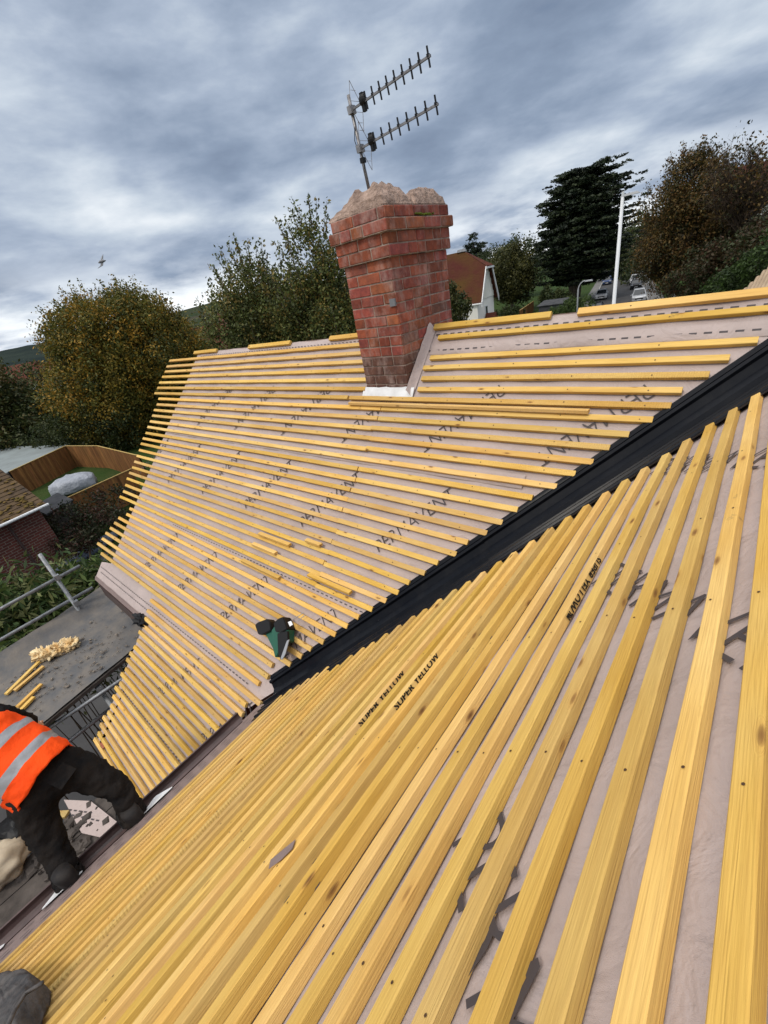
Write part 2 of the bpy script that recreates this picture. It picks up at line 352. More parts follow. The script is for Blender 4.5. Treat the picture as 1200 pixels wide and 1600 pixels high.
def textmesh(s):
    bold = .03 if s.startswith('SUPER') else -.012
    """text as flat mesh data: 2D vertices scaled to cap height 1, faces, width"""
    if s in _tx: return _tx[s]
    cu = bpy.data.curves.new('t', 'FONT'); cu.body = s; cu.size = 1; cu.offset = bold; cu.resolution_u = 3; cu.space_character = 1.04
    ob = bpy.data.objects.new('t', cu); COL.objects.link(ob)
    dg = bpy.context.evaluated_depsgraph_get(); me = bpy.data.meshes.new_from_object(ob.evaluated_get(dg))
    vs = [(v.co.x, v.co.y) for v in me.vertices]; fs = [tuple(p.vertices) for p in me.polygons]
    bpy.data.objects.remove(ob); bpy.data.curves.remove(cu); bpy.data.meshes.remove(me)
    h = max(y for x, y in vs); x0 = min(x for x, y in vs); wd = max(x for x, y in vs) - x0
    _tx[s] = ([((x-x0)/wd, y/h) for x, y in vs], fs, wd/h); return _tx[s]
def put_text(mb, s, O, u, v, n, length, height, lift, mi, fit=None, clip=None):
    vs, fs, _ = textmesh(s)
    pts = [(x*length, y*height) for x, y in vs]
    if clip is None:
        P = [V(O) + u*x + v*y + n*lift for x, y in pts]
        if fit: P = [fit(p) for p in P]
        mb.add(P, fs, mi); return
    bm = bmesh.new(); bv = [bm.verts.new((x, y, 0)) for x, y in pts]
    for f in fs:
        try: bm.faces.new([bv[i] for i in f])
        except ValueError: pass
    bmesh.ops.bisect_plane(bm, geom=bm.verts[:]+bm.edges[:]+bm.faces[:], plane_co=(0, clip[0], 0), plane_no=(0, clip[1], 0), clear_outer=True)
    bm.verts.index_update()
    mb.add([V(O) + u*p.co.x + v*p.co.y + n*lift for p in bm.verts], [tuple(q.index for q in f.verts) for f in bm.faces], mi); bm.free()

# ------------------------------------------------------------------ the roof planes
# slope A (far, with the chimney): rises to +Y.  slope B (near): rises to +X.  heights are of the batten tops.
TA, TB = .986, .786
CA, CB = 1/math.hypot(1, TA), 1/math.hypot(1, TB)
ZA, ZB = 8.5-3.3554, 8.5-.7133
YR, XR, G, GB = 3.032, .029, .09, .0848
nA = V((0, -TA, 1)).normalized(); sA = V((0, 1, TA)).normalized(); eX = V((1, 0, 0)); eY = V((0, 1, 0))
nB = V((-TB, 0, 1)).normalized(); sB = V((1, 0, TB)).normalized()
def pA(x, k, off=0):                     # k counts battens down from the ridge
    y = YR - k*CA*G; return V((x, y, ZA+TA*y)) + nA*off
def pB(k, y, off=0):
    x = XR - k*CB*GB; return V((x, y, ZB+TB*x)) + nB*off
def rA(px, py, off=0):
    d = ray(px, py); t = (ZA+off/CA-8.5)/(d.z-TA*d.y); return EYE + d*t
def kA(P): return (YR-P.y)/(CA*G)
def valx(y): return (ZA+TA*y-ZB)/TB
def valy(x): return (ZB+TB*x-ZA)/TA
MO = -.0255                              # membrane lies a batten's thickness lower

house = thing('house', 'house being re-roofed, its slopes covered in pink membrane and yellow battens', 'house', (-3, 1, 0))
def wobA(p):
    return p + nA*(noise.noise(V((p.x*2.2, p.y*3.1, 1)))*.004)
# main slope membrane: a grid with soft sag between the rafters
def grid_slope(xs, ks, f, off, sag):
    mb = MB(); vs = []; nx = len(xs)
    for k in ks:
        for x in xs:
            vs.append(f(x, k, off + sag(x, k)))
    fs = [(j*nx+i, j*nx+i+1, (j+1)*nx+i+1, (j+1)*nx+i) for j in range(len(ks)-1) for i in range(nx-1)]
    mb.add(vs, fs); return mb
def lin(a, b, n): return [a+(b-a)*i/(n-1) for i in range(n)]
def sagA(x, k): return -.006*abs(math.sin(math.pi*x/.42)) + .0045*noise.noise(V((x*3, k*.25, 0))) - .002
def sagB(k, y): return -.005*abs(math.sin(math.pi*y/.42)) + .0035*noise.noise(V((y*3, k*.25, 5))) - .002
main = MB()
# upper field, clipped along the valley by giving each row its own right end
ks = lin(-.30, 37.4, 130)
def rowsA(mb, ks, x0f, x1f, n, off=MO):
    vs = []
    for k in ks:
        a, b = x0f(k), x1f(k)
        for i in range(n):
            x = a+(b-a)*i/(n-1); vs.append(pA(x, k, off+sagA(x, k)))
    mb.add(vs, [(j*n+i, j*n+i+1, (j+1)*n+i+1, (j+1)*n+i) for j in range(len(ks)-1) for i in range(n-1)])
def xvalA(k): return valx(pA(0, k).y)
XV = -6.03
chx0, chx1, chy0, chy1 = -2.535, -2.08, 2.66, 3.41
rowsA(main, ks, lambda k: XV - (.0 if k < 34.6 else .27*min(1, (k-34.6)/.3)), lambda k: xvalA(k)-.02 if k < 34 else max(-2.62, xvalA(k)-.02), 90)
rowsA(main, lin(37.4, 52.3, 50), lambda k: -4.62, lambda k: -2.62, 40)
# printed rows
for n in range(6):
    put_text(main, 'PERMAVENT', pA(-1.84-.88*n, 20.6), (eX*.46+sA*.50).normalized(), (-eX*.50+sA*.46).normalized(), nA, .70, .098, MO+.0022, 1)
    if n < 4: put_text(main, 'PERMAVENT', pA(-2.43-.872*n, 32.4), (eX*.43+sA*.51).normalized(), (-eX*.51+sA*.43).normalized(), nA, .68, .095, MO+.0022, 1)
    if n < 6: put_text(main, 'PERMAVENT', pA(-.45-.872*n, 5.5), (-eX*.50-sA*.50).normalized(), (eX*.5-sA*.5).normalized(), nA, .69, .098, MO+.0022, 1)
for n in range(2): put_text(main, 'PERMAVENT', pA(-3.83+.872*n, 43.0), (eX*.46+sA*.5).normalized(), (-eX*.5+sA*.46).normalized(), nA, .68, .095, MO+.0022, 1)
def dashes(mb, a, b, n, wd, mi=1, per=.052, ln=.029):
    a, b = V(a), V(b); L = (b-a).length; u = (b-a)/L; v = n.cross(u); q = 0
    while q < L-ln:
        p = a+u*q; mb.add([p-v*wd, p+u*ln-v*wd, p+u*ln+v*wd, p+v*wd], [(0, 1, 2, 3)], mi); q += per
for k, x0, x1 in ((2.15, -2.02, .0), (.55, -2.0, .2), (25.5, -4.85, -1.5), (35.7, -6.25, -2.65), (36.35, -6.2, -4.6), (45.7, -4.55, -2.7), (.45, -5.9, -2.6)):
    dashes(main, pA(x0, k, MO+.0028), pA(x1, k, MO+.0028), nA, .0060 if x0 > -2.1 else .0042, per=.066 if x0 > -2.1 else .052, ln=.036 if x0 > -2.1 else .029)
for x in (-2.31,): 
    for k in (12.2, 16.4): pass
slopeA = main.build('main_roof_slope', [M['membrane'], M['ink']], house, smooth=True, fix=False)
slopeA['label'] = 'large far slope, pink-grey membrane printed PERMAVENT'
# lap edges of the membrane rolls: thin raised strips across the slope
for k, x0, x1 in ((2.55, -2.0, .12), (26.3, -5.98, -1.75), (13.4, -5.98, -.95)):
    mb = MB(); n = 70; vs = []
    for i in range(n):
        x = x0+(x1-x0)*i/(n-1); q = .004+.003*noise.noise(V((x*6, k, 2)))
        vs += [pA(x, k-1.0, MO+.0005), pA(x, k+.02*noise.noise(V((x*4, k, 0))), MO+q), pA(x, k+.04, MO-.001)]
    mb.add(vs, [(3*i+j, 3*i+3+j, 3*i+4+j, 3*i+1+j) for i in range(n-1) for j in (0, 1)])
    mb.build('membrane_lap', M['membrane'], slopeA, smooth=True, fix=False)
# slopes behind the ridge
mb = MB(); z0 = ZA+TA*YR
mb.add([(-6.03, YR+.07, z0-.045), (1.6, YR+.07, z0-.045), (1.6, YR+3.4, z0-3.2), (-6.03, YR+3.4, z0-3.2)], [(0, 1, 2, 3)])
mb.add([pA(-6.03, -.29, MO), pA(1.6, -.29, MO), V((1.6, YR+.075, z0-.045)), V((-6.03, YR+.075, z0-.045))], [(0, 1, 2, 3)])
mb.build('rear_roof_slope', M['membrane'], house, fix=False)

def batten(parent, A, B, n, name='batten', wd=.047, th=.0255, nails=(), m='batten', stamp=None, wob=.0012, twist=.0, cut=0):
    """one sawn batten from A to B (points on its top centre line), top normal n"""
    A, B = V(A), V(B); L = (B-A).length; u = (B-A)/L; v = n.cross(u).normalized()
    seg = max(2, int(L/.11)+1); mb = MB(); seed = rnd.random()*99; rs = []
    ch = .0022
    prof = [(-wd/2, -th), (wd/2, -th), (wd/2, -ch), (wd/2-ch, 0), (-wd/2+ch, 0), (-wd/2, -ch)]
    for i in range(seg+1):
        x = L*i/seg; q = noise.noise(V((x*1.6, seed, 0)))*wob*2.2; z = noise.noise(V((x*2.3, 0, seed)))*wob*.8
        w2 = 1 + .02*noise.noise(V((x*3, seed, 9)))
        dx = cut*(1 if i == 0 else 0)
        rs.append([V((x, a*w2+q, b + z*(b > -th*.9))) for a, b in prof])
    mb.rings(rs)
    for x in nails:
        y = rnd.uniform(-.006, .006)
        for _ in range(1):
            c = V((x+rnd.uniform(-.008, .008), y, .0012)); r = rnd.uniform(.0036, .0048) if wd > .036 else rnd.uniform(.0022, .0032)
            mb.add([c+V((r*math.cos(t), r*math.sin(t), 0)) for t in [i*math.pi/3 for i in range(6)]], [(0, 1, 2, 3, 4, 5)], 1)
    if stamp: stamp(mb, L)
    me = bpy.data.meshes.new(name); me.from_pydata([tuple(p) for p in mb.v], [], mb.f)
    for q in (M[m], M['nail'], M['stamp']): me.materials.append(q)
    me.polygons.foreach_set('material_index', mb.m); me.update()
    o = bpy.data.objects.new(name, me); COL.objects.link(o)
    o.matrix_local = Matrix.Translation(A-(ORG[parent.name] if parent else V((0, 0, 0)))) @ Matrix((u, v, n)).transposed().to_4x4()
    if parent: o.parent = parent
    ORG[o.name] = A
    return o
def rowA(k, x0, x1, dk=0, **kw):
    kw.setdefault('wd', .0365)
    x0 += rnd.uniform(-.01, .01)
    j0, j1 = rnd.uniform(-.05, .05), rnd.uniform(-.05, .05)
    a, b = pA(x0, k+dk+j0), pA(x1, k+dk+j1)
    nl = [((math.ceil(x0/.42)+i)*.42-x0) for i in range(20) if (math.ceil(x0/.42)+i)*.42 < x1-.03]
    return batten(slopeA, a, b, nA, nails=nl, **kw)
tips = {1: -6.8, 2: -6.82, 3: -6.83, 4: -6.85, 5: -6.86, 6: -6.86, 7: -6.87, 8: -6.61}
for k in range(1, 36):
    if k <= 25: x0 = tips.get(k, -6.61 + .006*(k-8)) + rnd.uniform(-.03, .03)
    else: x0 = {26: -6.07, 27: -6.1, 28: -6.3, 29: -6.37, 30: -6.42, 31: -6.5, 32: -6.55, 33: -6.63, 34: -6.38, 35: -4.64}[k]
    xe = xvalA(k) - (.16 if k > 6 else .22) + rnd.uniform(-.02, .02)
    if k >= 33: xe = min(xe, -2.47)
    if k == 1: xe = .35
    if k <= 6:
        rowA(k, x0, chx0-.01 if k > 0 else xe)
        if k != 2: rowA(k, chx1+.09+(.0 if k > 3 else .03), xe)
    elif k == 7:
        rowA(k, x0, -2.72); rowA(k, -2.69, xe)
    elif k <= 25:
        xj = -2.30 + rnd.uniform(-.015, .015)
        rowA(k, x0, xj-.003); rowA(k, xj, xe)
    else: rowA(k, x0, xe)
for i in range(19):                       # lower, narrower field
    k = 36.3 + i*.885
    a = rowA(k, -4.61+rnd.uniform(-.05, .03), -2.6 if i else -2.45)
# ridge battens in pieces, lying on the ridge
for a, b in (((674, 522), (856, 505)), ((898, 502), (1260, 468)), ((300, 557), (335, 553)), ((385, 548), (450, 541)), ((512, 534), (562, 529))):
    A, B = rA(*a), rA(*b); dz = -.15
    batten(slopeA, pA(A.x, dz), pA(B.x, dz), nA, nails=[.3])

# ---- near slope
nearb = MB(); nx = 70; ks2 = lin(-9, 35.2, 90); vs = []
for k in ks2:
    x = XR-k*CB*GB; y1 = valy(x)-.03
    if x < -2.12: y1 = valy(-2.12)+.12
    for i in range(nx):
        y = -3.2+(y1+3.2)*i/(nx-1); vs.append(pB(k, y, MO+sagB(k, y)))
nearb.add(vs, [(j*nx+i, (j+1)*nx+i, (j+1)*nx+i+1, j*nx+i+1) for j in range(len(ks2)-1) for i in range(nx-1)])
for r_, kk in enumerate((4.75, 16.4, 28.1)):
    for n in range(-1, 4):
        y0 = 1.15-.87*n+.3*r_
        if y0-.55 < -1.6 or y0 > valy(XR-kk*CB*GB)-.05+.1: continue
        put_text(nearb, 'PERMAVENT', pB(kk, y0), (sB*.707-eY*.707), (sB*.707+eY*.707), nB, .82, .120, MO+.0022, 1)
put_text(nearb, 'PERMAVENT', pB(5.9, 2.21), (sB*.707-eY*.707), (sB*.707+eY*.707), nB, .80, .105, MO+.0022, 1) if False else None
for k in (33.9, 34.6): dashes(nearb, pB(k, -3.1, MO+.003), pB(k, .68, MO+.003), nB, .004, per=.085, ln=.036)
slopeB = nearb.build('near_roof_slope', [M['membrane'], M['ink']], house, smooth=True, fix=False)
slopeB['label'] = 'near slope with close wide battens below the camera'
endk = {27: -.29, 28: -.28, 29: -.27, 30: -.26, 31: -.25, 32: -.24}
def stampA(y0):                           # on the side face, reads towards +Y, tops run off the arris
    def f(mb, L): put_text(mb, 'SUPER YELLOW', V((y0, -.01725, -.0225)), V((1, 0, 0)), V((0, 0, 1)), V((0, -1, 0)), .285, .0275, .0018, 2, clip=(.0205, 1))
    return f
def stampB(y0):
    def f(mb, L): put_text(mb, 'SUPER YELLOW\u2122', V((y0, -.01725, .0055)), V((-1, 0, 0)), V((0, 0, -1)), V((0, -1, 0)), .33, .0285, .0018, 2, clip=(.0075, -1))
    return f
YB0 = -3.1
for k in range(-5, 33):
    x = XR-k*CB*GB; dy = endk.get(k, -.33-.004*min(k, 12) if k < 27 else -.25)
    y1 = valy(x)+dy+rnd.uniform(-.015, .015)
    st = {14: stampA(.54-YB0), 12: stampA(.62-YB0), 5: stampB(1.29-YB0)}.get(k)
    y0 = YB0 + rnd.uniform(-.02, .02) if not st else YB0
    j0, j1 = rnd.uniform(-.03, .03), rnd.uniform(-.04, .04)
    nl = [q*.42+.21 for q in range(13) if q*.42+.21 < y1-y0-.03]
    batten(slopeB, pB(k+j0, y0), pB(k+j1, y1), nB, nails=nl, stamp=st, wob=.0018, wd=.0345, th=.0262)
# ---- valley trough
vd = V((1, TB/TA, TB)).normalized()
qA = nA.cross(vd).normalized(); qB = nB.cross(vd).normalized()
if qA.y < 0: qA = -qA
if qB.y > 0: qB = -qB
if qA.dot(sA) < 0: qA = -qA
prof = [('A', .138, .001), ('A', .123, .002), ('A', .119, .010), ('A', .110, .010), ('A', .106, .003), ('A', .100, .003), ('A', .094, .027), ('A', .080, .028), ('A', .072, .006),
        ('A', .03, -.004), ('B', .02, -.006), ('B', .085, .002), ('B', .100, .006), ('B', .108, .028), ('B', .122, .030), ('B', .130, .008), ('B', .150, .006), ('B', .156, .016), ('B', .167, .016), ('B', .173, .006),
        ('B', .195, .006), ('B', .201, .016), ('B', .212, .016), ('B', .218, .006), ('B', .245, .005), ('B', .251, .013), ('B', .262, .013), ('B', .268, .004), ('B', .305, .002)]
def vpt(t, pr, ex=0):
    s, d, h = pr; y = valy(t); P = V((t, y, ZB+TB*t))
    return P + ((qA*d + nA*(h+MO+ex+.004)) if s == 'A' else (qB*d + nB*(h+MO+ex+.004)))
def trough(t0, t1, ex, name):
    mb = MB(); n = len(prof); m = 24; vs = []
    for i in range(m+1):
        t = t0+(t1-t0)*i/m
        for j, p in enumerate(prof): vs.append(vpt(t + .0*j, p, ex + .0012*noise.noise(V((t*3, j*.7, 0)))))
    mb.add(vs, [(i*n+j, (i+1)*n+j, (i+1)*n+j+1, i*n+j+1) for i in range(m) for j in range(n-1)])
    o = mb.build(name, M['grp'], house, fix=False)
    md = o.modifiers.new('thick', 'SOLIDIFY'); md.thickness = .003
    return o
trough(-2.36, -.93, 0, 'valley_trough'); trough(-1.02, 1.2, .007, 'valley_trough')
# ---- eaves of the near slope: fascia, gutter, white tray
ge = V((-2.485, 0, 8.5-2.66))
gut = MB(); rs = []
for y in lin(-3.2, .56, 30):
    r = []
    for i in range(9):
        a = math.pi*i/8; r.append(V((ge.x-.058*math.cos(a), y, ge.z-.058*math.sin(a))))
    for i in range(9):
        a = math.pi*(8-i)/8; r.append(V((ge.x-.053*math.cos(a), y, ge.z-.053*math.sin(a)+.001)))
    rs.append(r)
gut.rings(rs)
gut.box((ge.x-.055, -1.32, ge.z+.004), (.010, 3.76, .010))
gut.build('gutter', M['brownpl'], house)
MB().box((ge.x+.075, -1.32, ge.z-.05), (.022, 3.7, .20)).build('fascia_board', M['brownpl'], house)
for yc in (-.12, -.66, -1.03):
    tr = MB(); vs = []
    for i, y in enumerate(lin(yc-.10, yc+.10, 12)):
        b = .006*noise.noise(V((y*9, 0, 3))); c_ = max(0, 1-abs(y-yc)/.11)
        vs += [V((-2.36, y, 8.5-2.57)), V((-2.37-.055*c_, y, 8.5-2.578-.034*c_)), V((-2.375-.085*c_, y, 8.5-2.582-.045*c_+b))]
    tr.add(vs, [(3*i+j, 3*i+3+j, 3*i+4+j, 3*i+1+j) for i in range(11) for j in (0, 1)]); tr.build('eaves_tray', M['whitepl'], house, fix=False)
# membrane apron drooping past the last near batten
apn = MB(); vs = []
for i, y in enumerate(lin(-3.0, .70, 80)):
    b = .004*noise.noise(V((y*3, 9, 3))); e = .05*noise.noise(V((y*1.1, 1, 7)))
    for j, (xx, h) in enumerate(((-2.12, .002), (-2.22, .004), (-2.32, .012+b), (-2.39+e*.3, .012+b*1.2), (-2.478+.09*sum(math.exp(-((y-q)/.055)**2) for q in (-.16, -.66, -1.02))+e*.15, .004+b))):
        vs.append(V((xx, y, ZB+TB*xx)) + nB*(MO+h))
apn.add(vs, [(5*i+j, 5*i+5+j, 5*i+6+j, 5*i+1+j) for i in range(79) for j in range(4)])
for xx in (-2.25, -2.33): dashes(apn, V((xx, -3, ZB+TB*xx))+nB*(MO+.0185), V((xx, .66, ZB+TB*xx))+nB*(MO+.018), nB, .006, per=.09, ln=.045)
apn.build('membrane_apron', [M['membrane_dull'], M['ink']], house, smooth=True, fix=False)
# apron hanging at the left eaves of the main slope + dark verge trim
ap = MB(); vs = []
for i in range(30):
    x = -6.32+1.68*i/29
    vs += [pA(x, 37.3, MO), pA(x, 37.9, MO-.01+.006*noise.noise(V((x*5, 0, 0)))), pA(x, 38.0, MO-.12+.02*noise.noise(V((x*4, 1, 0))))+V((0, .03, 0))]
ap.add(vs, [(3*i+j, 3*i+3+j, 3*i+4+j, 3*i+1+j) for i in range(29) for j in (0, 1)])
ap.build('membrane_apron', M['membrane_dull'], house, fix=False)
b0 = pA(-6.25, 37.6); MB().box((-5.45, b0.y+.02, b0.z-.20), (1.62, .03, .20)).build('fascia_board', M['brownpl'], house)
b1 = pA(-4.6, 52.4); MB().box((-3.6, b1.y+.0, b1.z-.14), (2.1, .03, .16)).build('fascia_board', M['brownpl'], house)
crp = MB(); c0 = pA(-4.70, 37.2)
crp.ball(c0+V((.02, -.02, -.05)), (.13, .07, .05), 16, 10, wob=.9, sc=3); crp.build('torn_felt', M['blackpl'], house)
# walls
wl = MB()
def wall(mb, x0, x1, y0, y1, z): mb.box(((x0+x1)/2, (y0+y1)/2, z/2), (x1-x0, y1-y0, z))
wall(wl, -2.28, 6, -3.2, .50, 5.55)
wl.build('wall', M['ownbrick'], house)
wl = MB(); wall(wl, -4.45, -2.285, .0, 3.8, 4.86); wl.build('wall', M['ownbrick'], house)
wl = MB(); wall(wl, -5.9, -4.455, 1.0, 5.2, 5.45); wl.build('wall', M['ownbrick'], house)
# gable triangle under the verge
gb = MB(); gb.prism([V((-5.9, .9, 5.4)), V((-5.9, 3.0, pA(0, 0).z-.12)), V((-5.9, 5.1, 5.4))], (.2, 0, 0)); gb.build('gable_wall', M['ownbrick'], house)
gb = MB(); gb.prism([pA(-4.5, 38.3, -.06), pA(-4.5, 51.9, -.06), V((-4.5, pA(0, 51.9).y, 4.86)), V((-4.5, 1.0, 4.86))], (.1, 0, 0)); gb.build('gable_wall', M['ownbrick'], house)

# ------------------------------------------------------------------ chimney (child of the house)
zc0 = 8.5-.734
ZT = 8.5+.46
chim = MB()
core = MB()
cw, cd = chx1-chx0, chy1-chy0
H = .0735
zb = ZT-H*17
def course(mb, z, x0, x1, y0, y1, shift, h=H, sub=1.0):
    """bricks round the perimeter"""
    bw = .225; j = .009
    def runs(L, first):
        out = []; q = -first
        while q < L-1e-4:
            a, b = max(q, 0), min(q+bw, L)
            if b-a > .02: out.append((a, b))
            q += bw
        return out
    for side in range(4):
        L = (x1-x0) if side % 2 == 0 else (y1-y0)-.0
        for a, b in runs(L, bw*(.5 if (shift+side) % 2 else 0)):
            if b-a > .2 and rnd.random() < .18: parts = [(a, (a+b)/2), ((a+b)/2, b)]
            else: parts = [(a, b)]
            for a2, b2 in parts:
                jo = rnd.uniform(-.0025, .003); c = rnd.uniform(.72, 1.2); col = (c, c*rnd.uniform(.85, 1.15), c*rnd.uniform(.8, 1.2))
                if rnd.random() < .04: col = (.6, .9, 1.0)
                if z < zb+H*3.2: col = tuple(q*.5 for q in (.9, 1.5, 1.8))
                hh = h-j; zc = z+h/2+rnd.uniform(-.001, .001); t = .06
                if side == 0: ctr = ((x0+(a2+b2)/2), y0+t/2-jo, zc); d = (b2-a2-j, t, hh)
                elif side == 2: ctr = ((x0+(a2+b2)/2), y1-t/2+jo, zc); d = (b2-a2-j, t, hh)
                elif side == 1: ctr = (x1-t/2+jo, y0+(a2+b2)/2, zc); d = (t, b2-a2-j, hh)
                else: ctr = (x0+t/2-jo, y0+(a2+b2)/2, zc); d = (t, b2-a2-j, hh)
                mb.box(ctr, d, col=col)
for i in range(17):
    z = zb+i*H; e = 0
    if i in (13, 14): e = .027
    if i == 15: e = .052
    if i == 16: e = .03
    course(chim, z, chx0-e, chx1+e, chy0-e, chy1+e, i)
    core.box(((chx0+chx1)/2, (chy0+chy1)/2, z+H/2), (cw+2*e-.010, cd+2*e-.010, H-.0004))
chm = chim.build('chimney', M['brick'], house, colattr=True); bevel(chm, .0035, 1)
chm['label'] = 'weathered red brick chimney stack with corbelled top, no pots'
core.build('mortar_joints', M['mortar'], chm)
bs = MB(); bs.box(((chx0+chx1)/2, (chy0+chy1)/2, zb-.46), (cw+.006, cd+.006, .92)); bs.build('cement_base', M['render'], chm)
# mortar flaunching, two broken mounds with the bare hollow between
fl = MB()
def mound(x0, x1, y0, y1, h, sd, n=26):
    vs = []
    for i in range(n+1):
        for j in range(n+1):
            u, v = i/n, j/n; x = x0+(x1-x0)*u; y = y0+(y1-y0)*v
            ed = min(u, 1-u, v, 1-v)*2
            prof_ = min(1, (ed*2.6))**.55
            q = noise.noise(V((x*7, y*7, sd)))*.42+noise.noise(V((x*23, y*23, sd)))*.14+abs(noise.noise(V((x*45, y*45, sd))))*.16
            z = h*max(0, prof_*(.86+q)) - .002
            if u < .5: z *= (.30+.70*min(1, u*2.0))
            z = round(z/.03)*.03*.5+z*.5
            vs.append(V((x+.012*noise.noise(V((y*20, z*9, sd))), y+.012*noise.noise(V((x*20, z*9, 1+sd))), ZT+z)))
    fl.add(vs, [(i*(n+1)+j, (i+1)*(n+1)+j, (i+1)*(n+1)+j+1, i*(n+1)+j+1) for i in range(n) for j in range(n)])
mound(chx0-.05, chx1+.02, chy0-.02, chy0+.34, .150, 3.3)
mound(chx0+.06, chx1+.015, chy0+.37, chy1+.02, .125, 9.1)
fl.add([(chx0-.02, chy0-.02, ZT+.004), (chx1+.025, chy0-.02, ZT+.004), (chx1+.025, chy1+.02, ZT+.004), (chx0-.02, chy1+.02, ZT+.004)], [(0, 1, 2, 3)])
fl.build('mortar_cap', M['flaunch'], chm, smooth=False, fix=False)
ms = MB()
for i in range(60): 
    a = rnd.gauss(0, 1); ms.ball((chx1+.035+rnd.uniform(-.01, .012), chy0+.43+a*.05, ZT-.068+rnd.uniform(-.003, .012)), (.010, .012, .007), 6, 4, wob=.5)
ms.build('moss', M['moss'], chm)['kind'] = 'stuff'
# membrane upstand round the chimney foot and its white flap
us = MB(); vs = []
for i in range(20):
    k = 6.6-i*.36; y = pA(0, k).y; b = .012*noise.noise(V((k*1.7, 0, 0)))
    vs += [pA(chx1+.060, k, MO+.003), pA(chx1+.035+b*.4, k, MO+.010), V((chx1+.022+b*.4, y, pA(0, k).z+.02)), V((chx1+.010, y-.005, pA(0, k).z+.035+b*1.2))]
us.add(vs, [(4*i+j, 4*i+4+j, 4*i+5+j, 4*i+1+j) for i in range(19) for j in range(3)]); us.build('membrane_upstand', M['membrane'], chm, smooth=True, fix=False)
fp = MB(); vs = []
for i in range(14):
    x = chx0-.03+(cw+.09)*i/13; b = .010*noise.noise(V((x*14, 0, 0)))
    vs += [V((x, chy0-.004, zc0-.004+b)), V((x, chy0-.014, zc0-.020)), pA(x, kA(V((x, chy0-.06, 0)))+b*20, MO+.006)]
fp.add(vs, [(3*i+j, 3*i+3+j, 3*i+4+j, 3*i+1+j) for i in range(13) for j in range(2)]); fp.build('flashing_flap', M['whitepl'], chm, fix=False)
MB().box((chx1-.03, chy0-.002, 8.5-.12), (.05, .02, .05)).build('pipe_clip', M['lead'], chm)

# ------------------------------------------------------------------ tv aerial
base = V((-2.395, 2.95, ZT+.08)); topm = V((-2.465, 2.95, 8.5+1.165))
aer = thing('tv_aerial', 'grey twin-boom television aerial on a leaning mast, fixed in the chimney top', 'aerial', base)
MB().tube([base-V((0, 0, .06)), topm], .0115, 10).build('mast', M['alu'], aer, smooth=True)
md_ = (topm-base).normalized(); bd = V((1, -.134, 0)).normalized(); sidev = bd.cross(md_).normalized()
for z, L, ne in ((1.085, .80, 9), (.87, .80, 8)):
    p = base+(topm-base)*((8.5+z-base.z)/(topm.z-base.z)); a = p-bd*.03; b = p+bd*(L-.075)
    boom = MB().box((a+b)/2, ((b-a).length, .012, .012), (bd, sidev, md_)).build('boom', M['alu'], aer)
    for i in range(ne):
        el = MB(); c = p+bd*(.155+(L-.245)*i/(ne-1)); el.box(c, (.008, .008, .094), (bd, sidev, md_)); el.box(c+md_*.006, (.014, .018, .014), (bd, sidev, md_)); el.build('director_rod', M['blackpl'], boom)
    dp = MB(); c = p+bd*.125; dp.ball(c+md_*.012, (.030, .022, .034), 10, 8); dp.box(c, (.026, .02, .10), (bd, sidev, md_)); dp.build('dipole_box', M['blackpl'], boom)
    rf = MB(); c = p+bd*.055
    for s1 in (-1, 1):
        A1 = c+md_*.145+bd*(-.015); B1 = c-md_*.145+bd*(.015); C1 = c+sidev*.055*s1
        rf.tube([A1, C1, B1], .0020, 5)
        for q in (.2, .6): rf.tube([c+md_*.145*q*s1-sidev*.055*(1-q), c+md_*.145*q*s1+sidev*.055*(1-q)], .0013, 4)
    rf.build('reflector', M['alu'], boom)
    MB().box(p, (.04, .045, .045), (bd, sidev, md_)).build('clamp', M['alu'], aer)
MB().box(base+(topm-base)*.42, (.03, .034, .03)).build('clamp', M['blackpl'], aer)
cb = MB(); q = []
for i in range(9):
    t = i/8; q.append(base+(topm-base)*(.9-.55*t)+V((.022*math.sin(t*9), -.014, -.01)))
cb.tube(q, .003, 5); cb.build('cable', M['blackpl'], aer)

# ------------------------------------------------------------------ loose pieces on the roof
def loose(a, b, label, k_off=.0205, m='batten', th=.0255):
    A, B = rA(*a, k_off), rA(*b, k_off)
    # rest on top of battens: keep along the slope
    o = batten(None, A, B, nA, name='batten_offcut', m=m, wd=.037, th=.021, nails=()); o.location = A
    o.matrix_world = Matrix.Translation(A) @ o.matrix_local.to_3x3().to_4x4()
    return tag(o, label, 'offcut', 'loose batten offcuts on the main slope')
loose((478, 842), (501, 850), 'shortest offcut, a pale block of batten on the main slope')
loose((405, 832), (452, 851), 'upper loose batten length with dark red cut end, left of the pale block')
loose((395, 848), (431, 862), 'middle loose batten length with dark red cut end, left of the pale block')
loose((378, 874), (437, 900), 'lowest loose batten length with a brown cut end, above the nail gun')
loose((482, 896), (547, 926), 'loose batten lying over a dashed lap near the valley trough')
loose((546, 628), (920, 641), 'long spare batten laid beside the fixed rows below the chimney')

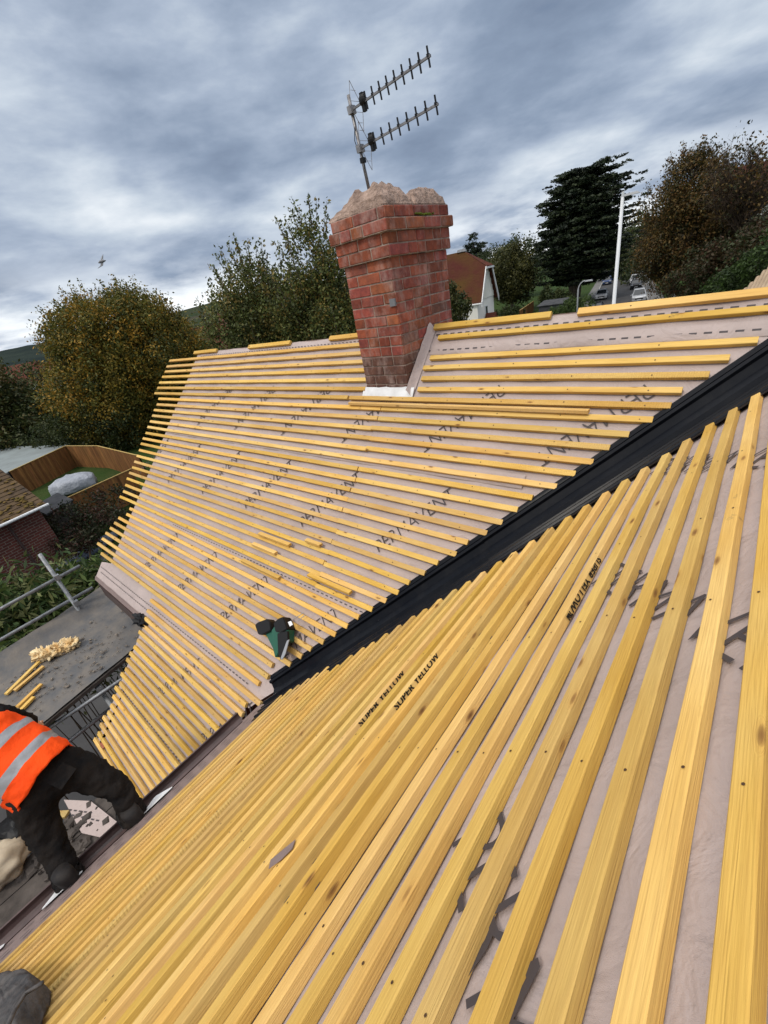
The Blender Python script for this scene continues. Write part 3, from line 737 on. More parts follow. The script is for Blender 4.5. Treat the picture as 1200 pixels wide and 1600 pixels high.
# nail gun lying on the battens
gp = rA(443, 1022, .03)
gun = thing('nail_gun', 'dark green and black cordless nail gun lying on the main slope by the valley', 'nail gun', gp)
def slab(pts, o1, o2): return [rA(px, py, o1) for px, py in pts], nA*(o2-o1)
def gpart(name, pts, o1, o2, m, bev=.006):
    P, d = slab(pts, o1, o2); o = MB().prism(P, d).build(name, M[m], gun); bevel(o, bev, 2); return o
gpart('handle', [(417, 984), (428, 981), (436, 1000), (440, 1016), (436, 1022), (428, 1006)], .015, .055, 'green_tool')
gpart('battery', [(409, 978), (412, 974), (428, 968), (433, 973), (434, 986), (420, 993), (414, 992)], .005, .08, 'blackpl')
gpart('body', [(434, 986), (441, 976), (452, 980), (461, 985), (460, 1004), (452, 1006), (444, 1024), (440, 1028), (436, 1012)], .005, .075, 'green_tool')
gpart('motor_housing', [(440, 975), (447, 968), (455, 965), (458, 972), (462, 984), (452, 990), (443, 988)], .0, .09, 'blackpl')
gpart('magazine', [(436, 990), (452, 986), (453, 1002), (444, 1026), (441, 1031), (437, 1018)], .075, .095, 'blackpl', .003)
gpart('nose', [(449, 1001), (453, 999), (447, 1022), (442, 1031), (439, 1029)], .095, .102, 'steel', .002)
gpart('label_plate', [(450, 972), (455, 970), (458, 976), (453, 979)], .0905, .093, 'whitepl', .001)
hk = MB().tube([rA(458, 968, .07), rA(474, 957, .07), rA(477, 961, .07), rA(464, 971, .07)], .003, 5).build('belt_hook', M['steel'], gun)

# dusty bag corner at the bottom left
bp_ = pB(19, -.66)
bag = MB()
def rB(px, py, off=0):
    d = ray(px, py); t = (ZB+off/CB-8.5)/(d.z-TB*d.x); return EYE+d*t
pq = [rB(420, 1358, .004), rB(423, 1344, .005), rB(441, 1329, .004), rB(462, 1312, .004), rB(457, 1326, .005), rB(438, 1345, .004)]
o = MB().prism(pq, nB*.0012).build('membrane_scrap', M['membrane_dull'], None, origin=pq[0]); tag(o, 'small torn scrap of pink-grey membrane lying on the near battens', 'membrane')
P = [rB(-60, 1536, .03), rB(30, 1536, .03), rB(62, 1531, .03), rB(74, 1541, .03), rB(66, 1570, .03), rB(38, 1625, .03), rB(-60, 1680, .03)]
c = sum(P, V())/7; n_ = 12; rs = []
Pd = []
for i in range(7):
    for j in range(8): Pd.append(P[i].lerp(P[(i+1) % 7], j/8))
for i in range(n_+9):
    if i < n_: t = i/(n_-1); q_ = 1-.05*t-.12*t**3; h = .085*t-.026
    else: u_ = (i-n_+1)/9; q_ = .83*(1-u_); h = .059+.012*math.sin(u_*3.1)
    rs.append([c+(p-c)*q_+nB*(h+.010*noise.noise(p*14+V((0, 0, i*.2)))+.006*abs(noise.noise(p*40+V((i*.3, 0, 0))))) for p in Pd])
bag.rings(rs); bgo = bag.build('tool_bag', M['dust'], None, origin=P[3], smooth=True)
tag(bgo, 'scuffed dark grey canvas tool bag corner resting on the near battens, bottom left', 'bag')
sm_ = MB(); sm_.tube([rB(66, 1536, .10), rB(40, 1552, .105), rB(22, 1580, .105), rB(5, 1620, .10)], .006, 6); sm_.build('seam', M['dust'], bgo, smooth=True)
rc = MB(); c = sum(P, V())/7
rc.prism([c+(p-c)*.45+nB*.05 for p in (rB(-60, 1560), rB(10, 1566), rB(18, 1590), rB(-10, 1625), rB(-60, 1640))], nB*.035); rr = rc.build('lining', M['redcloth'], bgo)

# ------------------------------------------------------------------ scaffolding, sheeted platform and its litter
PZ = 8.5-3.45
pa = [atz(-190, 1190, PZ), atz(-5, 1052, PZ), atz(168, 934, PZ), atz(225, 1015, PZ), atz(60, 1134, PZ), atz(-150, 1290, PZ)]
dirp = (atz(168, 934, PZ)-atz(0, 1048, PZ)).normalized(); crs = V((-dirp.y, dirp.x, 0));
if crs.x < 0: crs = -crs
o0 = atz(0, 1048, PZ); wdt = abs((atz(60, 1134, PZ)-o0).dot(crs))
plat = thing('sheeted_platform', 'scaffold platform under dirty dark grey sheeting beside the left eaves', 'platform', V((o0.x, o0.y, PZ)))
mb = MB(); nu, nv = 60, 22; vs = []
for i in range(nu):
    u = -2.2+3.75*i/(nu-1)
    for j in range(nv):
        v = -.12+(wdt+.12)*j/(nv-1)
        z = .012*noise.noise(V((u*2, v*3, 0)))+.006*noise.noise(V((u*7, v*8, 0)))
        if v < .16: z += (.16-v)*.55*(1+.12*noise.noise(V((u*3, 0, 5))))
        vs.append(o0+dirp*u+crs*v+V((0, 0, z)))
mb.add(vs, [(i*nv+j, (i+1)*nv+j, (i+1)*nv+j+1, i*nv+j+1) for i in range(nu-1) for j in range(nv-1)])
mb.build('sheeting', M['sheet'], plat, smooth=True, fix=False)
mb = MB()
for j in range(6): mb.box(o0+dirp*(-.35)+crs*(.12+(wdt-.1)*(j+.5)/6)+V((0, 0, -.05)), (3.7, (wdt-.1)/6-.006, .045), (dirp, crs, V((0, 0, 1))))
mb.build('scaffold_boards', M['board'], plat)
mb = MB()
for i in range(420):
    u, v = rnd.gauss(.35, .55), rnd.gauss(.62, .30)*wdt
    if not (-1.6 < u < 1.35 and .36 < v < wdt-.04): continue
    s_ = rnd.choice((.005, .007, .008, .011, .015, .024)); a = rnd.uniform(0, 6.3)
    mb.box(o0+dirp*u+crs*v+V((0, 0, .022)), (s_*1.5, s_, .007), (V((math.cos(a), math.sin(a), .1)), V((-math.sin(a), math.cos(a), 0)), V((0, 0, 1))), taper=.8)
dbr = mb.build('debris', M['rubble'], None, origin=o0); struct(dbr, 'stuff'); dbr['label'] = 'slate crumbs and dust scattered over the grey sheeting'
# insulation lump
wp = atz(88, 1022, PZ)
mb = MB(); wax = (atz(118, 1006, PZ)-atz(55, 1034, PZ)).normalized()
for i in range(6):
    t = i/5-.5; c = wp+wax*t*.34+V((rnd.uniform(-.03, .03), rnd.uniform(-.03, .03), .05)); b_ = len(mb.v); mb.ball(c, (rnd.uniform(.075, .11), rnd.uniform(.06, .09), rnd.uniform(.055, .085)), 44, 30, wob=.55, sc=2.2)
    for q in range(b_, len(mb.v)):
        p = mb.v[q]; mb.v[q] = p+(p-c)*(.55*noise.noise(p*17)+.35*noise.noise(p*43)+.25*noise.noise(p*90))
wl_ = mb.build('insulation_wool', M['wool'], None, smooth=True, origin=wp); tag(wl_, 'torn tuft of yellow mineral wool on the grey sheeting', 'insulation')
for a, b, lb in (((60, 1033), (8, 1084), 'longest of the batten offcuts poking from under the yellow wool'), ((67, 1040), (22, 1078), 'batten offcut beside the longest one, half under the wool'),
                 ((64, 1068), (26, 1104), 'upper of two short offcuts lying in front of the wool tuft'), ((52, 1088), (31, 1109), 'shortest lower offcut in front of the wool, near the orange vest')):
    A, B = atz(*a, PZ+.045), atz(*b, PZ+.045)
    o = batten(None, A, B, V((0, 0, 1)), name='batten_offcut', m='batten'); tag(o, lb, 'offcut', 'offcuts on the sheeted platform')
# tubes
def tubeobj(parent, a, b, name='tube', r=.0242): return MB().tube([a, b], r, 12).build(name, M['tube'], parent, smooth=True)
sc = thing('scaffold', 'galvanised tube scaffold with guard rails left of the roof', 'scaffold', V((-6, .28, 0)))
def rayx(px, py, x): d = ray(px, py); return EYE+d*(x/d.x)
g1a, g1b = rayx(0, 952, -6.95), rayx(125, 884, -6.95); d1 = (g1b-g1a).normalized(); tubeobj(sc, g1a-d1*2.6, g1b, 'guard_rail')
g2a, g2b = rayx(0, 1000, -7.0), rayx(145, 918, -7.0); d2 = (g2b-g2a).normalized(); tubeobj(sc, g2a-d2*2.6, g2b, 'guard_rail')
st = rayx(62, 866, -6.93); st2_ = rayx(131, 958, -6.93); tubeobj(sc, st, V((st.x, st.y, 0)), 'standard')
for c in (st+(st2_-st)*.36, st+(st2_-st)*.80): MB().box(c+V((.03, 0, 0)), (.07, .075, .075), taper=.85).build('coupler', M['tube'], sc)
l1, l2 = atz(-60, 1228, PZ-.15), atz(214, 1046, PZ-.15); tubeobj(sc, l1, l2+(l2-l1).normalized()*.6, 'ledger')
l3, l4 = atz(60, 1195, PZ-.5), atz(182, 1100, PZ-.5); tubeobj(sc, l3-(l4-l3)*1.5, l4+(l4-l3)*.3, 'ledger')
cpt = atz(156, 1077, PZ-.15); MB().box(cpt, (.08, .08, .09), taper=.8).build('coupler', M['tube'], sc)
t1, t2 = atz(156, 1077, PZ-.2), atz(178, 1108, PZ-.3); tubeobj(sc, t1, t2+(t2-t1)*1.2, 'transom')
# worker's platform
WZ = 8.5-3.85
wpf = thing('work_platform', 'grimy boarded scaffold platform the worker stands on', 'platform', V((-3.6, -1.4, WZ)))
for j in range(6):
    mb = MB().box((-2.83-.235*j, -1.75, WZ-.02), (.225, 2.76, .038)); mb.build('scaffold_board', M['board'], wpf)
sc2 = MB()
for q in range(5): sc2.tube([(-2.6, -.5-q*.6, WZ-.07), (-4.3, -.5-q*.6, WZ-.07)], .024, 8)
sc2.build('transoms', M['tube'], wpf)
for x, y in ((-4.28, -.5), (-4.28, -2.6)): MB().tube([(x, y, 0), (x, y, WZ-.03)], .024, 8).build('standard', M['tube'], wpf)
mb = MB(); q = [atz(100, 1250, WZ+.02), atz(142, 1252, WZ+.02), atz(190, 1290, WZ+.02), atz(172, 1312, WZ+.02), atz(128, 1302, WZ+.02)]
mb.prism(q, (0, 0, .006)); 
for s1 in (.35, .55): dashes(mb, q[0].lerp(q[4], s1*.8)+V((.02, 0, .009)), q[1].lerp(q[3], s1)+V((0, 0, .009)), V((0, 0, 1)), .006, per=.06, ln=.035)
tag(mb.build('membrane_scrap', [M['membrane'], M['ink']], None, origin=q[0]), "crumpled scrap of pink membrane with dashes between the worker's legs", 'membrane')
mb = MB().box(atz(96, 1273, WZ+.03), (.13, .06, .03), (V((.8, .6, 0)), V((-.6, .8, 0)), V((0, 0, 1)))); tag(mb.build('wood_block', M['oldwood'], None, origin=atz(96, 1273, WZ)), "small yellow wood block on the boards behind the worker's knees", 'offcut')
mb = MB()
for i in range(150):
    p = atz(rnd.gauss(95, 40), rnd.gauss(1300, 40), WZ+.012); a = rnd.uniform(0, 6.3); s_ = rnd.choice((.02, .03, .05, .08))
    if p.x > -2.8 or p.y > -.42 or p.x < -4.15: continue
    mb.box(p+V((0, 0, .01*rnd.random())), (s_*1.6, s_, .02), (V((math.cos(a), math.sin(a), .2)).normalized(), V((-math.sin(a), math.cos(a), 0)), V((0, 0, 1))), taper=.7)
dbr = mb.build('debris', M['board'], None, origin=(-3.5, -1, WZ)); struct(dbr, 'stuff'); dbr['label'] = 'dark broken slate and rubbish on the work platform'
mb = MB(); c = atz(4, 1350, WZ+.1)
for i, (dx, dy, r) in enumerate(((0, 0, .19), (-.12, -.1, .2))): mb.ball(c+V((dx, dy, 0)), (r, r*.95, .15), 30, 20, wob=.35, sc=2.2)
o = mb.build('rubble_sack', M['sack'], None, smooth=True, origin=c); tag(o, "creased cream sack on the platform by the worker's right leg", 'sack')
mb = MB(); c = atz(30, 1300, WZ+.08); mb.ball(c, (.16, .2, .1), 18, 12, wob=.9, sc=3); o = mb.build('black_bag', M['blackpl'], None, smooth=True, origin=c); tag(o, "crumpled black plastic bag behind the cream sack", 'bag')

# ------------------------------------------------------------------ the worker
def skinned(name, nodes, edges, mats, parent, sub=2, matf=None, disp=0, dsc=9):
    me = bpy.data.meshes.new(name); me.from_pydata([tuple(n[0]-ORG[parent.name]) for n in nodes], edges, [])
    o = bpy.data.objects.new(name, me); COL.objects.link(o)
    sk = o.modifiers.new('s', 'SKIN'); sk.use_smooth_shade = True
    for v, n in zip(me.skin_vertices[0].data, nodes): v.radius = (n[1], n[1]) if not hasattr(n[1], '__len__') else n[1]
    me.skin_vertices[0].data[0].use_root = True
    o.modifiers.new('u', 'SUBSURF').levels = sub
    dg = bpy.context.evaluated_depsgraph_get(); m2 = bpy.data.meshes.new_from_object(o.evaluated_get(dg))
    o.modifiers.clear(); o.data = m2; m2.name = name
    m2.materials.clear()
    for m in mats: m2.materials.append(m)
    if disp:
        m2.update(); nn = [v.normal.copy() for v in m2.vertices]
        for v, n in zip(m2.vertices, nn):
            c = v.co
            v.co = c + n*disp*(noise.noise(V((c.x*dsc, c.y*dsc, c.z*dsc*1.9)))+.9*(.5-abs(noise.noise(V((c.x*dsc*1.1, c.y*dsc*1.1, c.z*dsc*2.6+5)))*2)))
    if matf:
        for p in m2.polygons: p.material_index = matf(p.center+ORG[parent.name])
    else:
        for p in m2.polygons: p.material_index = 0
    m2.shade_smooth()
    o.parent = parent; ORG[o.name] = ORG[parent.name]; return o
def W(x, y, z, q=.92): return V((x*q, y*q, 8.5+z*q))
FT = .875
ftL, ftR = W(-2.72, -.30, -3.02, FT), W(-2.72, -.72, -3.02, FT)
man = thing('person', 'worker in orange high-visibility vest and black trousers, bending over with back turned', 'person', V(((ftL.x+ftR.x)/2, (ftL.y+ftR.y)/2, ftL.z)))
hip = W(-2.99, -.50, -2.335); hL = W(-2.955, -.375, -2.42); hR = W(-2.965, -.625, -2.44)
kL = W(-2.80, -.25, -2.655, .905); kR = W(-2.84, -.68, -2.74, .905)
aL = W(-2.75, -.29, -2.97, FT); aR = W(-2.75, -.715, -2.97, FT)
tors = (W(-3.44, -.72, -2.0)-hip).normalized()
lat = (hL-hR).normalized()
lat = (lat-tors*lat.dot(tors)).normalized(); bk = tors.cross(lat).normalized()
if bk.z < 0: bk = -bk
hd = hip+tors*.80
ch = hip+tors*.32; sh = hip+tors*.45
sL, sR = sh+lat*.17, sh-lat*.17
eL, eR = sL+V((-.10, .06, -.25)), sR+V((-.10, -.04, -.25)); wL, wR = eL+V((-.15, -.02, -.16)), eR+V((-.15, .03, -.16))
nodes = [(hip, (.130, .115)), (hip+tors*.15, (.14, .12)), (ch, (.15, .12)), (sh, (.13, .10)), (sh+tors*.08, .06), (sh+tors*.15, .08), (sh+tors*.22, .09), (sh+tors*.28, .065),
         (hL, .118), (kL.lerp(hL, .5), .098), (kL, .076), (kL.lerp(aL, .5), .066), (aL, .05),
         (hR, .118), (kR.lerp(hR, .5), .098), (kR, .076), (kR.lerp(aR, .5), .066), (aR, .05),
         (sL, .062), (eL, .045), (wL, .03), (sR, .062), (eR, .045), (wR, .03)]
edges = [(0, 1), (1, 2), (2, 3), (3, 4), (4, 5), (5, 6), (6, 7), (0, 8), (8, 9), (9, 10), (10, 11), (11, 12), (0, 13), (13, 14), (14, 15), (15, 16), (16, 17), (3, 18), (18, 19), (19, 20), (3, 21), (21, 22), (22, 23)]
for wp_, d_ in ((20, (wL-eL).normalized()), (23, (wR-eR).normalized())):
    w0 = nodes[wp_][0]; i0 = len(nodes); nodes.append((w0+d_*.06, .036)); edges.append((wp_, i0))
    pl = lat if wp_ == 20 else lat*-1
    for f in range(4):
        b_ = w0+d_*.095+pl*(f-1.5)*-.021; L_ = (.036, .042, .040, .032)[f]
        j = len(nodes); nodes += [(b_, .0095), (b_+d_*L_+V((0, 0, -.006)), .0085), (b_+d_*L_*1.7+V((.012, 0, -.018)), .0075)]; edges += [(i0, j), (j, j+1), (j+1, j+2)]
    b_ = w0+d_*.045+pl*-.042*-1; j = len(nodes); nodes += [(b_, .0105), (b_+d_*.035+pl*.012, .009)]; edges += [(i0, j), (j, j+1)]
def bm_(c):
    if (c-hip).dot(tors) > .54: return 1
    if (c-wL).length < .14 or (c-wR).length < .14: return 1
    return 0
body = skinned('body', nodes, edges, [M['trouser'], M['skin']], man, 3, bm_, disp=.013, dsc=13)
# hood/hair, nose and ears are out of the picture but complete the head
hc = sh+tors*.23
hb = MB(); hb.ball(hc-tors*.02, (.115, .11, .115), 18, 12, wob=.1); hb.build('hood', M['blackpl'], man, smooth=True)
fc = MB(); fdir = (tors*.2+V((-.3, 0, -1))).normalized(); fc.ball(hc+fdir*.115, (.018, .016, .03), 8, 6); fc.build('nose', M['skin'], man, smooth=True)
# vest: rings round the torso with two reflective bands
def ring(c, a, b, ax, n=40, ph=0):
    return [c + lat*math.cos(2*math.pi*i/n)*a + ax*math.sin(2*math.pi*i/n)*b*(1.0 if math.sin(2*math.pi*i/n) > 0 else .95) for i in range(n)]
vest = MB(); nst = 46; rs = []
for i in range(nst+1):
    t = i/nst; d = -.035+.54*t
    a = .205-.03*abs(t-.55)*1.2-.02*max(0, t-.8)*4; b = .158-.02*abs(t-.5)
    c = hip+tors*d+bk*.012
    r = ring(c, a, b, bk)
    for j, p in enumerate(r):
        q = .020*noise.noise(V((p.x*5, p.y*5, p.z*7)))+.016*(.4-abs(noise.noise(V((p.x*10, p.y*10, p.z*12)))*2))+(.006*math.sin(j*2.1+4*t) if t < .25 else 0)
        dr = (p-c).normalized(); r[j] = p+dr*q + tors*(.014*noise.noise(V((j*.35, 0, 3))) if i == 0 else 0)
    rs.append(r)
n = 40
vv = [p for r in rs for p in r]; ff = [(i*n+k, i*n+(k+1) % n, (i+1)*n+(k+1) % n, (i+1)*n+k) for i in range(nst) for k in range(n)]
b0_ = len(vest.v); vest.add(vv, ff)
for idx, f in enumerate(vest.f):
    i = idx//n; k = idx % n; t = (i+.5)/nst
    if .20 < t < .31 or .50 < t < .61: vest.m[idx] = 1
    if t > .61 and (k in (7, 8, 12, 13)): vest.m[idx] = 1
vo = vest.build('vest', [M['hiviz'], M['reflect']], man, smooth=True)
sd_ = vo.modifiers.new('thick', 'SOLIDIFY'); sd_.thickness = .006
# sleeves and boots
for nm, ak, dr in (('boot', aL, -1), ('boot', aR, 1)):
    mb = MB(); f = V((.93, .30, 0)).normalized(); s_ = V((-f.y, f.x, 0)); base_z = ftL.z-.01
    c = V((ak.x, ak.y, base_z)); rs = []
    for z, a, b, off in ((.0, .145, .052, -.045), (.03, .148, .054, -.045), (.06, .125, .052, -.035), (.09, .080, .045, .0), (.13, .055, .048, .01), (.16, .045, .045, .005)):
        rs.append([c+f*(off+a*math.cos(2*math.pi*i/18))+s_*b*math.sin(2*math.pi*i/18)+V((0, 0, z)) for i in range(18)])
    mb.rings(rs); bo_ = mb.build('boot', M['boot'], man, smooth=True)
    mb = MB(); mb.rings([[c+f*(-.045+.155*math.cos(2*math.pi*i/20))+s_*.06*math.sin(2*math.pi*i/20)+V((0, 0, z)) for i in range(20)] for z in (-.022, .008)]); mb.build('sole', M['tyre'], bo_)
for kx, ax_ in ((kL, aL), (kR, aR)):      # bunched trouser cuffs over the boots
    mb = MB(); rs = []
    for i in range(12):
        t = i/11; c = kx.lerp(ax_, .5+.62*t); r = .058+.011*math.sin(i*2.0)+.010*i/11
        rs.append([c+V((math.cos(2*math.pi*j/24)*r*(1+.12*noise.noise(V((j*.6, i*.5, kx.y)))), math.sin(2*math.pi*j/24)*r*(1+.12*noise.noise(V((j*.5, i*.6, 3)))), .01*math.sin(j*1.3))) for j in range(24)])
    mb.rings(rs, cap=False); mb.build('trouser_cuff', M['trouser'], man, smooth=True)
mb = MB(); pk = W(-2.99, -.66, -2.44)+bk*.10   # back pocket flap
mb.box(hL+bk*.118+V((.03, -.03, 0)), (.11, .09, .01), (lat, tors, bk)); mb.build('pocket', M['trouser'], man)

# ------------------------------------------------------------------ ground, road, hills
gm = MB(); gm.add([(-2500, -1500, 0), (1500, -1500, 0), (1500, 2500, 0), (-2500, 2500, 0)], [(0, 1, 2, 3)]); struct(gm.build('ground', M['grass'], fix=False))
mb = MB(); mb.add([(-21.5, -14, .006), (-2.2, -14, .006), (-2.2, 7, .006), (-21.5, 7, .006)], [(0, 1, 2, 3)]); struct(mb.build('yard', M['asphalt'], fix=False))  # dark ground sheet added, its colour standing in for the shade under the platform
def rx(y): return -10.9-.228*(y-64)
def strip(name, m, o0_, o1_, z, y0=34, y1=330, n=40):
    mb = MB(); vs = []
    for i in range(n):
        y = y0+(y1-y0)*i/(n-1); vs += [V((rx(y)+o0_, y, z)), V((rx(y)+o1_, y, z))]
    mb.add(vs, [(2*i, 2*i+1, 2*i+3, 2*i+2) for i in range(n-1)]); return struct(mb.build(name, M[m], fix=False))
strip('road', 'asphalt', -7.6, 0, .004)
def raised(name, m, a, b, h):
    mb = MB(); ys = lin(34, 330, 30)
    mb.rings([[V((rx(y)+a, y, 0)), V((rx(y)+b, y, 0)), V((rx(y)+b, y, h)), V((rx(y)+a, y, h))] for y in ys]); return struct(mb.build(name, M[m]))
raised('kerb', 'kerb', 0.0, .15, .12); raised('pavement', 'pave', .152, 2.1, .115); raised('kerb', 'kerb', -7.75, -7.6, .12); raised('pavement', 'pave', -9.2, -7.752, .115)
mb = MB(); mb.add([(rx(62)+2.1, 60, .006), (rx(62)+12, 60, .006), (rx(70)+12, 71, .006), (rx(70)+2.1, 71, .006)], [(0, 1, 2, 3)]); struct(mb.build('driveway', M['pave'], fix=False))
def hill(name, m, az0, az1, D, prof_, n=60):
    mb = MB(); vs = []
    for i in range(n):
        t = i/(n-1); az = R(az0+(az1-az0)*t); el = prof_(t)
        h = 8.5+D*math.tan(R(el)); s_ = V((math.sin(az), math.cos(az), 0))
        for j, (dd, hh) in enumerate(((-.45, 0), (-.3, .35), (-.12, .82), (0, 1), (.3, .9), (.8, 0))):
            q = 1+(.05*noise.noise(V((az*30, j*2.1, D))))*(hh > 0)
            vs.append(s_*D*(1+dd)+V((0, 0, max(-1, h*hh*q))))
    mb.add(vs, [(6*i+j, 6*i+6+j, 6*i+7+j, 6*i+1+j) for i in range(n-1) for j in range(5)]); return struct(mb.build(name, M[m], smooth=True, fix=False))
hill('hills', 'hill_dark', -115, -66, 900, lambda t: 1.05+.35*math.sin(t*7)*.3+.12*noise.noise(V((t*40, 0, 0)))-.5*max(0, .3-t))
hill('hills', 'hill_field', -72, -30, 1500, lambda t: 1.75*math.sin(min(1, t*2.6+.12)*math.pi/2)+.05*noise.noise(V((t*30, 0, 0))))

# ------------------------------------------------------------------ trees
def leaves(cl, nper, spread, size, pal, jit=.25, elong=1.6, flat=.0, droop=0):
    """cl: Nx3 clump centres; returns verts, quads, colours as numpy"""
    N_ = len(cl); n = N_*nper
    c = np.repeat(cl, nper, 0) + nrs.normal(0, 1, (n, 3))*np.array([spread, spread, spread*(1-flat)])
    if droop: c[:, 2] -= np.abs(nrs.normal(0, droop, n))
    a = nrs.normal(0, 1, (n, 3)); a[:, 2] *= (1-flat*.8); a /= np.linalg.norm(a, axis=1)[:, None]
    b = np.cross(a, nrs.normal(0, 1, (n, 3))); b /= np.linalg.norm(b, axis=1)[:, None]
    s = size*nrs.uniform(.6, 1.35, n)[:, None]
    P = np.stack([c-a*s*elong*.5, c+b*s*.42, c+a*s*elong*.5, c-b*s*.42], 1).reshape(-1, 3)
    pal = np.array(pal); ci = nrs.randint(0, len(pal), N_); col = np.repeat(pal[ci], nper, 0)
    other = nrs.rand(n) < jit; col[other] = pal[nrs.randint(0, len(pal), other.sum())]
    col = col*nrs.uniform(.7, 1.3, n)[:, None]
    return P, col
def leafmesh(name, P, col, m, parent):
    o0_ = np.array(ORG[parent.name]); P = P-o0_; n = len(P)//4
    me = bpy.data.meshes.new(name); me.vertices.add(len(P)); me.vertices.foreach_set('co', P.astype(np.float32).ravel())
    me.loops.add(len(P)); me.loops.foreach_set('vertex_index', np.arange(len(P), dtype=np.int32))
    me.polygons.add(n); me.polygons.foreach_set('loop_start', np.arange(0, 4*n, 4, dtype=np.int32))
    me.update(calc_edges=True)
    ca = me.color_attributes.new('Col', 'FLOAT_COLOR', 'CORNER'); c4 = np.ones((n, 4, 4), np.float32); c4[:, :, :3] = np.clip(col, 0, 1)[:, None, :]
    ca.data.foreach_set('color', c4.ravel()); me.materials.append(m)
    o = bpy.data.objects.new(name, me); COL.objects.link(o); o.parent = parent; return o
def clumps(ells, n, shell=.5, gap=.35, gs=1.0):
    out = []; wts = np.array([e[3]*e[4]*e[5] for e in ells])**.8; wts /= wts.sum()
    while len(out) < n:
        e = ells[nrs.choice(len(ells), p=wts)]; d = nrs.normal(0, 1, 3); d /= np.linalg.norm(d); r = nrs.uniform(shell, 1)**.6
        p = np.array(e[:3])+d*r*np.array(e[3:6])*(1+.18*noise.noise(V(d*2.5+np.array(e[:3]))))
        if noise.noise(V(p*gs)) < -1+gap*1.4: continue
        out.append(p)
    return np.array(out)
def tree(name, label, pos, ells, ncl, nper, spread, size, pal, trunk_r=.25, bark='bark', limbs=14, twigs=0, twig_up=1.0, leafm='leaf', group=None, shell=.45, gap=.55, gs=.8, bare=False, crown_name='crown', **kw):
    cat = {'pine_tree': 'tree', 'shrub': 'shrub', 'hedge': 'hedge', 'bamboo': 'bamboo'}.get(name, 'tree')
    t = thing(name, label, cat, V(pos), group)
    cl = clumps(ells, ncl, shell, gap, gs)
    c0 = np.mean([e[:3] for e in ells], 0); zt = max(e[2]+e[5] for e in ells); zlo = min(e[2]-e[5] for e in ells)
    mb = MB(); pos = V(pos); topc = V((c0[0], c0[1], zlo+(zt-zlo)*.72)); spine = []
    for i in range(7):
        q = i/6; spine.append(pos.lerp(topc, q)+V((noise.noise(V((q*3, pos.x, 0)))*trunk_r*1.6*q, noise.noise(V((q*3, pos.y, 4)))*trunk_r*1.6*q, 0)))
    mb.tube(spine, [trunk_r*(1-.85*(i/6))+.01 for i in range(7)], 8)
    idx = nrs.choice(len(cl), min(limbs, len(cl)), replace=False)
    for i in idx:
        e = V(cl[i]); q = min(.95, max(.25, (e.z-pos.z)/(topc.z-pos.z)-.25)); k = q*6; s_ = spine[int(k)].lerp(spine[min(6, int(k)+1)], k-int(k))
        m1 = s_.lerp(e, .5)+V((0, 0, .06*(e-s_).length)); m2_ = s_.lerp(e, .25)+V((0, 0, .02*(e-s_).length)); r = trunk_r*.34*(1-q*.5)
        mb.tube([s_, m2_, m1, e], [r, r*.8, r*.5, r*.15], 5, cap=False)
        if bare:
            for _ in range(9):
                f = nrs.uniform(.3, 1); b = s_.lerp(e, f) if f > .5 else m1; L = (e-s_).length*nrs.uniform(.15, .45)
                d = (V(nrs.normal(0, 1, 3))+V((0, 0, .8))+(e-s_).normalized()*1.2).normalized()
                mid = b+d*L*.5+V(nrs.normal(0, .05*L, 3)); en = b+d*L
                mb.tube([b, mid, en], [r*.28, r*.18, r*.06], 4, cap=False)
                for _ in range(4):
                    d3 = (d+V(nrs.normal(0, .7, 3))).normalized(); mb.tube([mid, mid+d3*L*.5], [r*.14, r*.04], 3, cap=False)
    P, col = leaves(cl, nper, spread, size, pal, **kw)
    if twigs:                             # long shoots standing out of the crown's top, each with leaves
        tp = []; tb = mb
        for _ in range(twigs):
            e = ells[nrs.randint(len(ells))]; d = nrs.normal(0, 1, 3); d[2] = abs(d[2])+.5; d /= np.linalg.norm(d)
            s_ = np.array(e[:3])+d*np.array(e[3:6])*.9; L = nrs.uniform(.5, 1)*twig_up; dd = d*.55+np.array([0, 0, 1.0]); dd /= np.linalg.norm(dd)
            tb.tube([V(s_), V(s_+dd*L)], [.014*max(1, twig_up), .006], 3, cap=False)
            for q in np.linspace(0, 1, 6): tp.append(s_+dd*L*q)
        P2, c2 = leaves(np.array(tp), max(2, nper//9), spread*.35, size, pal); P = np.concatenate([P, P2]); col = np.concatenate([col, c2])
    mb.build('trunk', M[bark], t, smooth=True, fix=False)
    leafmesh(crown_name, P, col, M[leafm], t)
    return t
def E(px, py, D, rx_, ry_, rz_):          # ellipsoid centred on a sight line at distance D
    p = at(px, py, D); return (p.x, p.y, p.z, rx_, ry_, rz_)
GRN = [(.030, .045, .012), (.045, .060, .016), (.022, .034, .010), (.06, .07, .02)]
MAP = [(.20, .15, .022), (.26, .17, .024), (.13, .125, .024), (.09, .10, .024), (.055, .066, .018), (.34, .19, .024), (.16, .14, .026), (.10, .105, .022)]
BIR = [(.085, .105, .026), (.12, .14, .035), (.055, .072, .02), (.16, .155, .04), (.20, .145, .035), (.09, .105, .04)]
CED = [(.012, .022, .009), (.020, .032, .012), (.009, .015, .008), (.030, .042, .015)]
OAK = [(.11, .075, .018), (.14, .088, .024), (.05, .036, .014), (.13, .068, .02), (.042, .042, .014), (.035, .040, .012)]
def ES(L, D0, D1): return [E(px, py, D*D1/D0, a_*D1/D0, b_*D1/D0, c_*D1/D0) for px, py, D, a_, b_, c_ in L]
b = at(215, 660, 46)
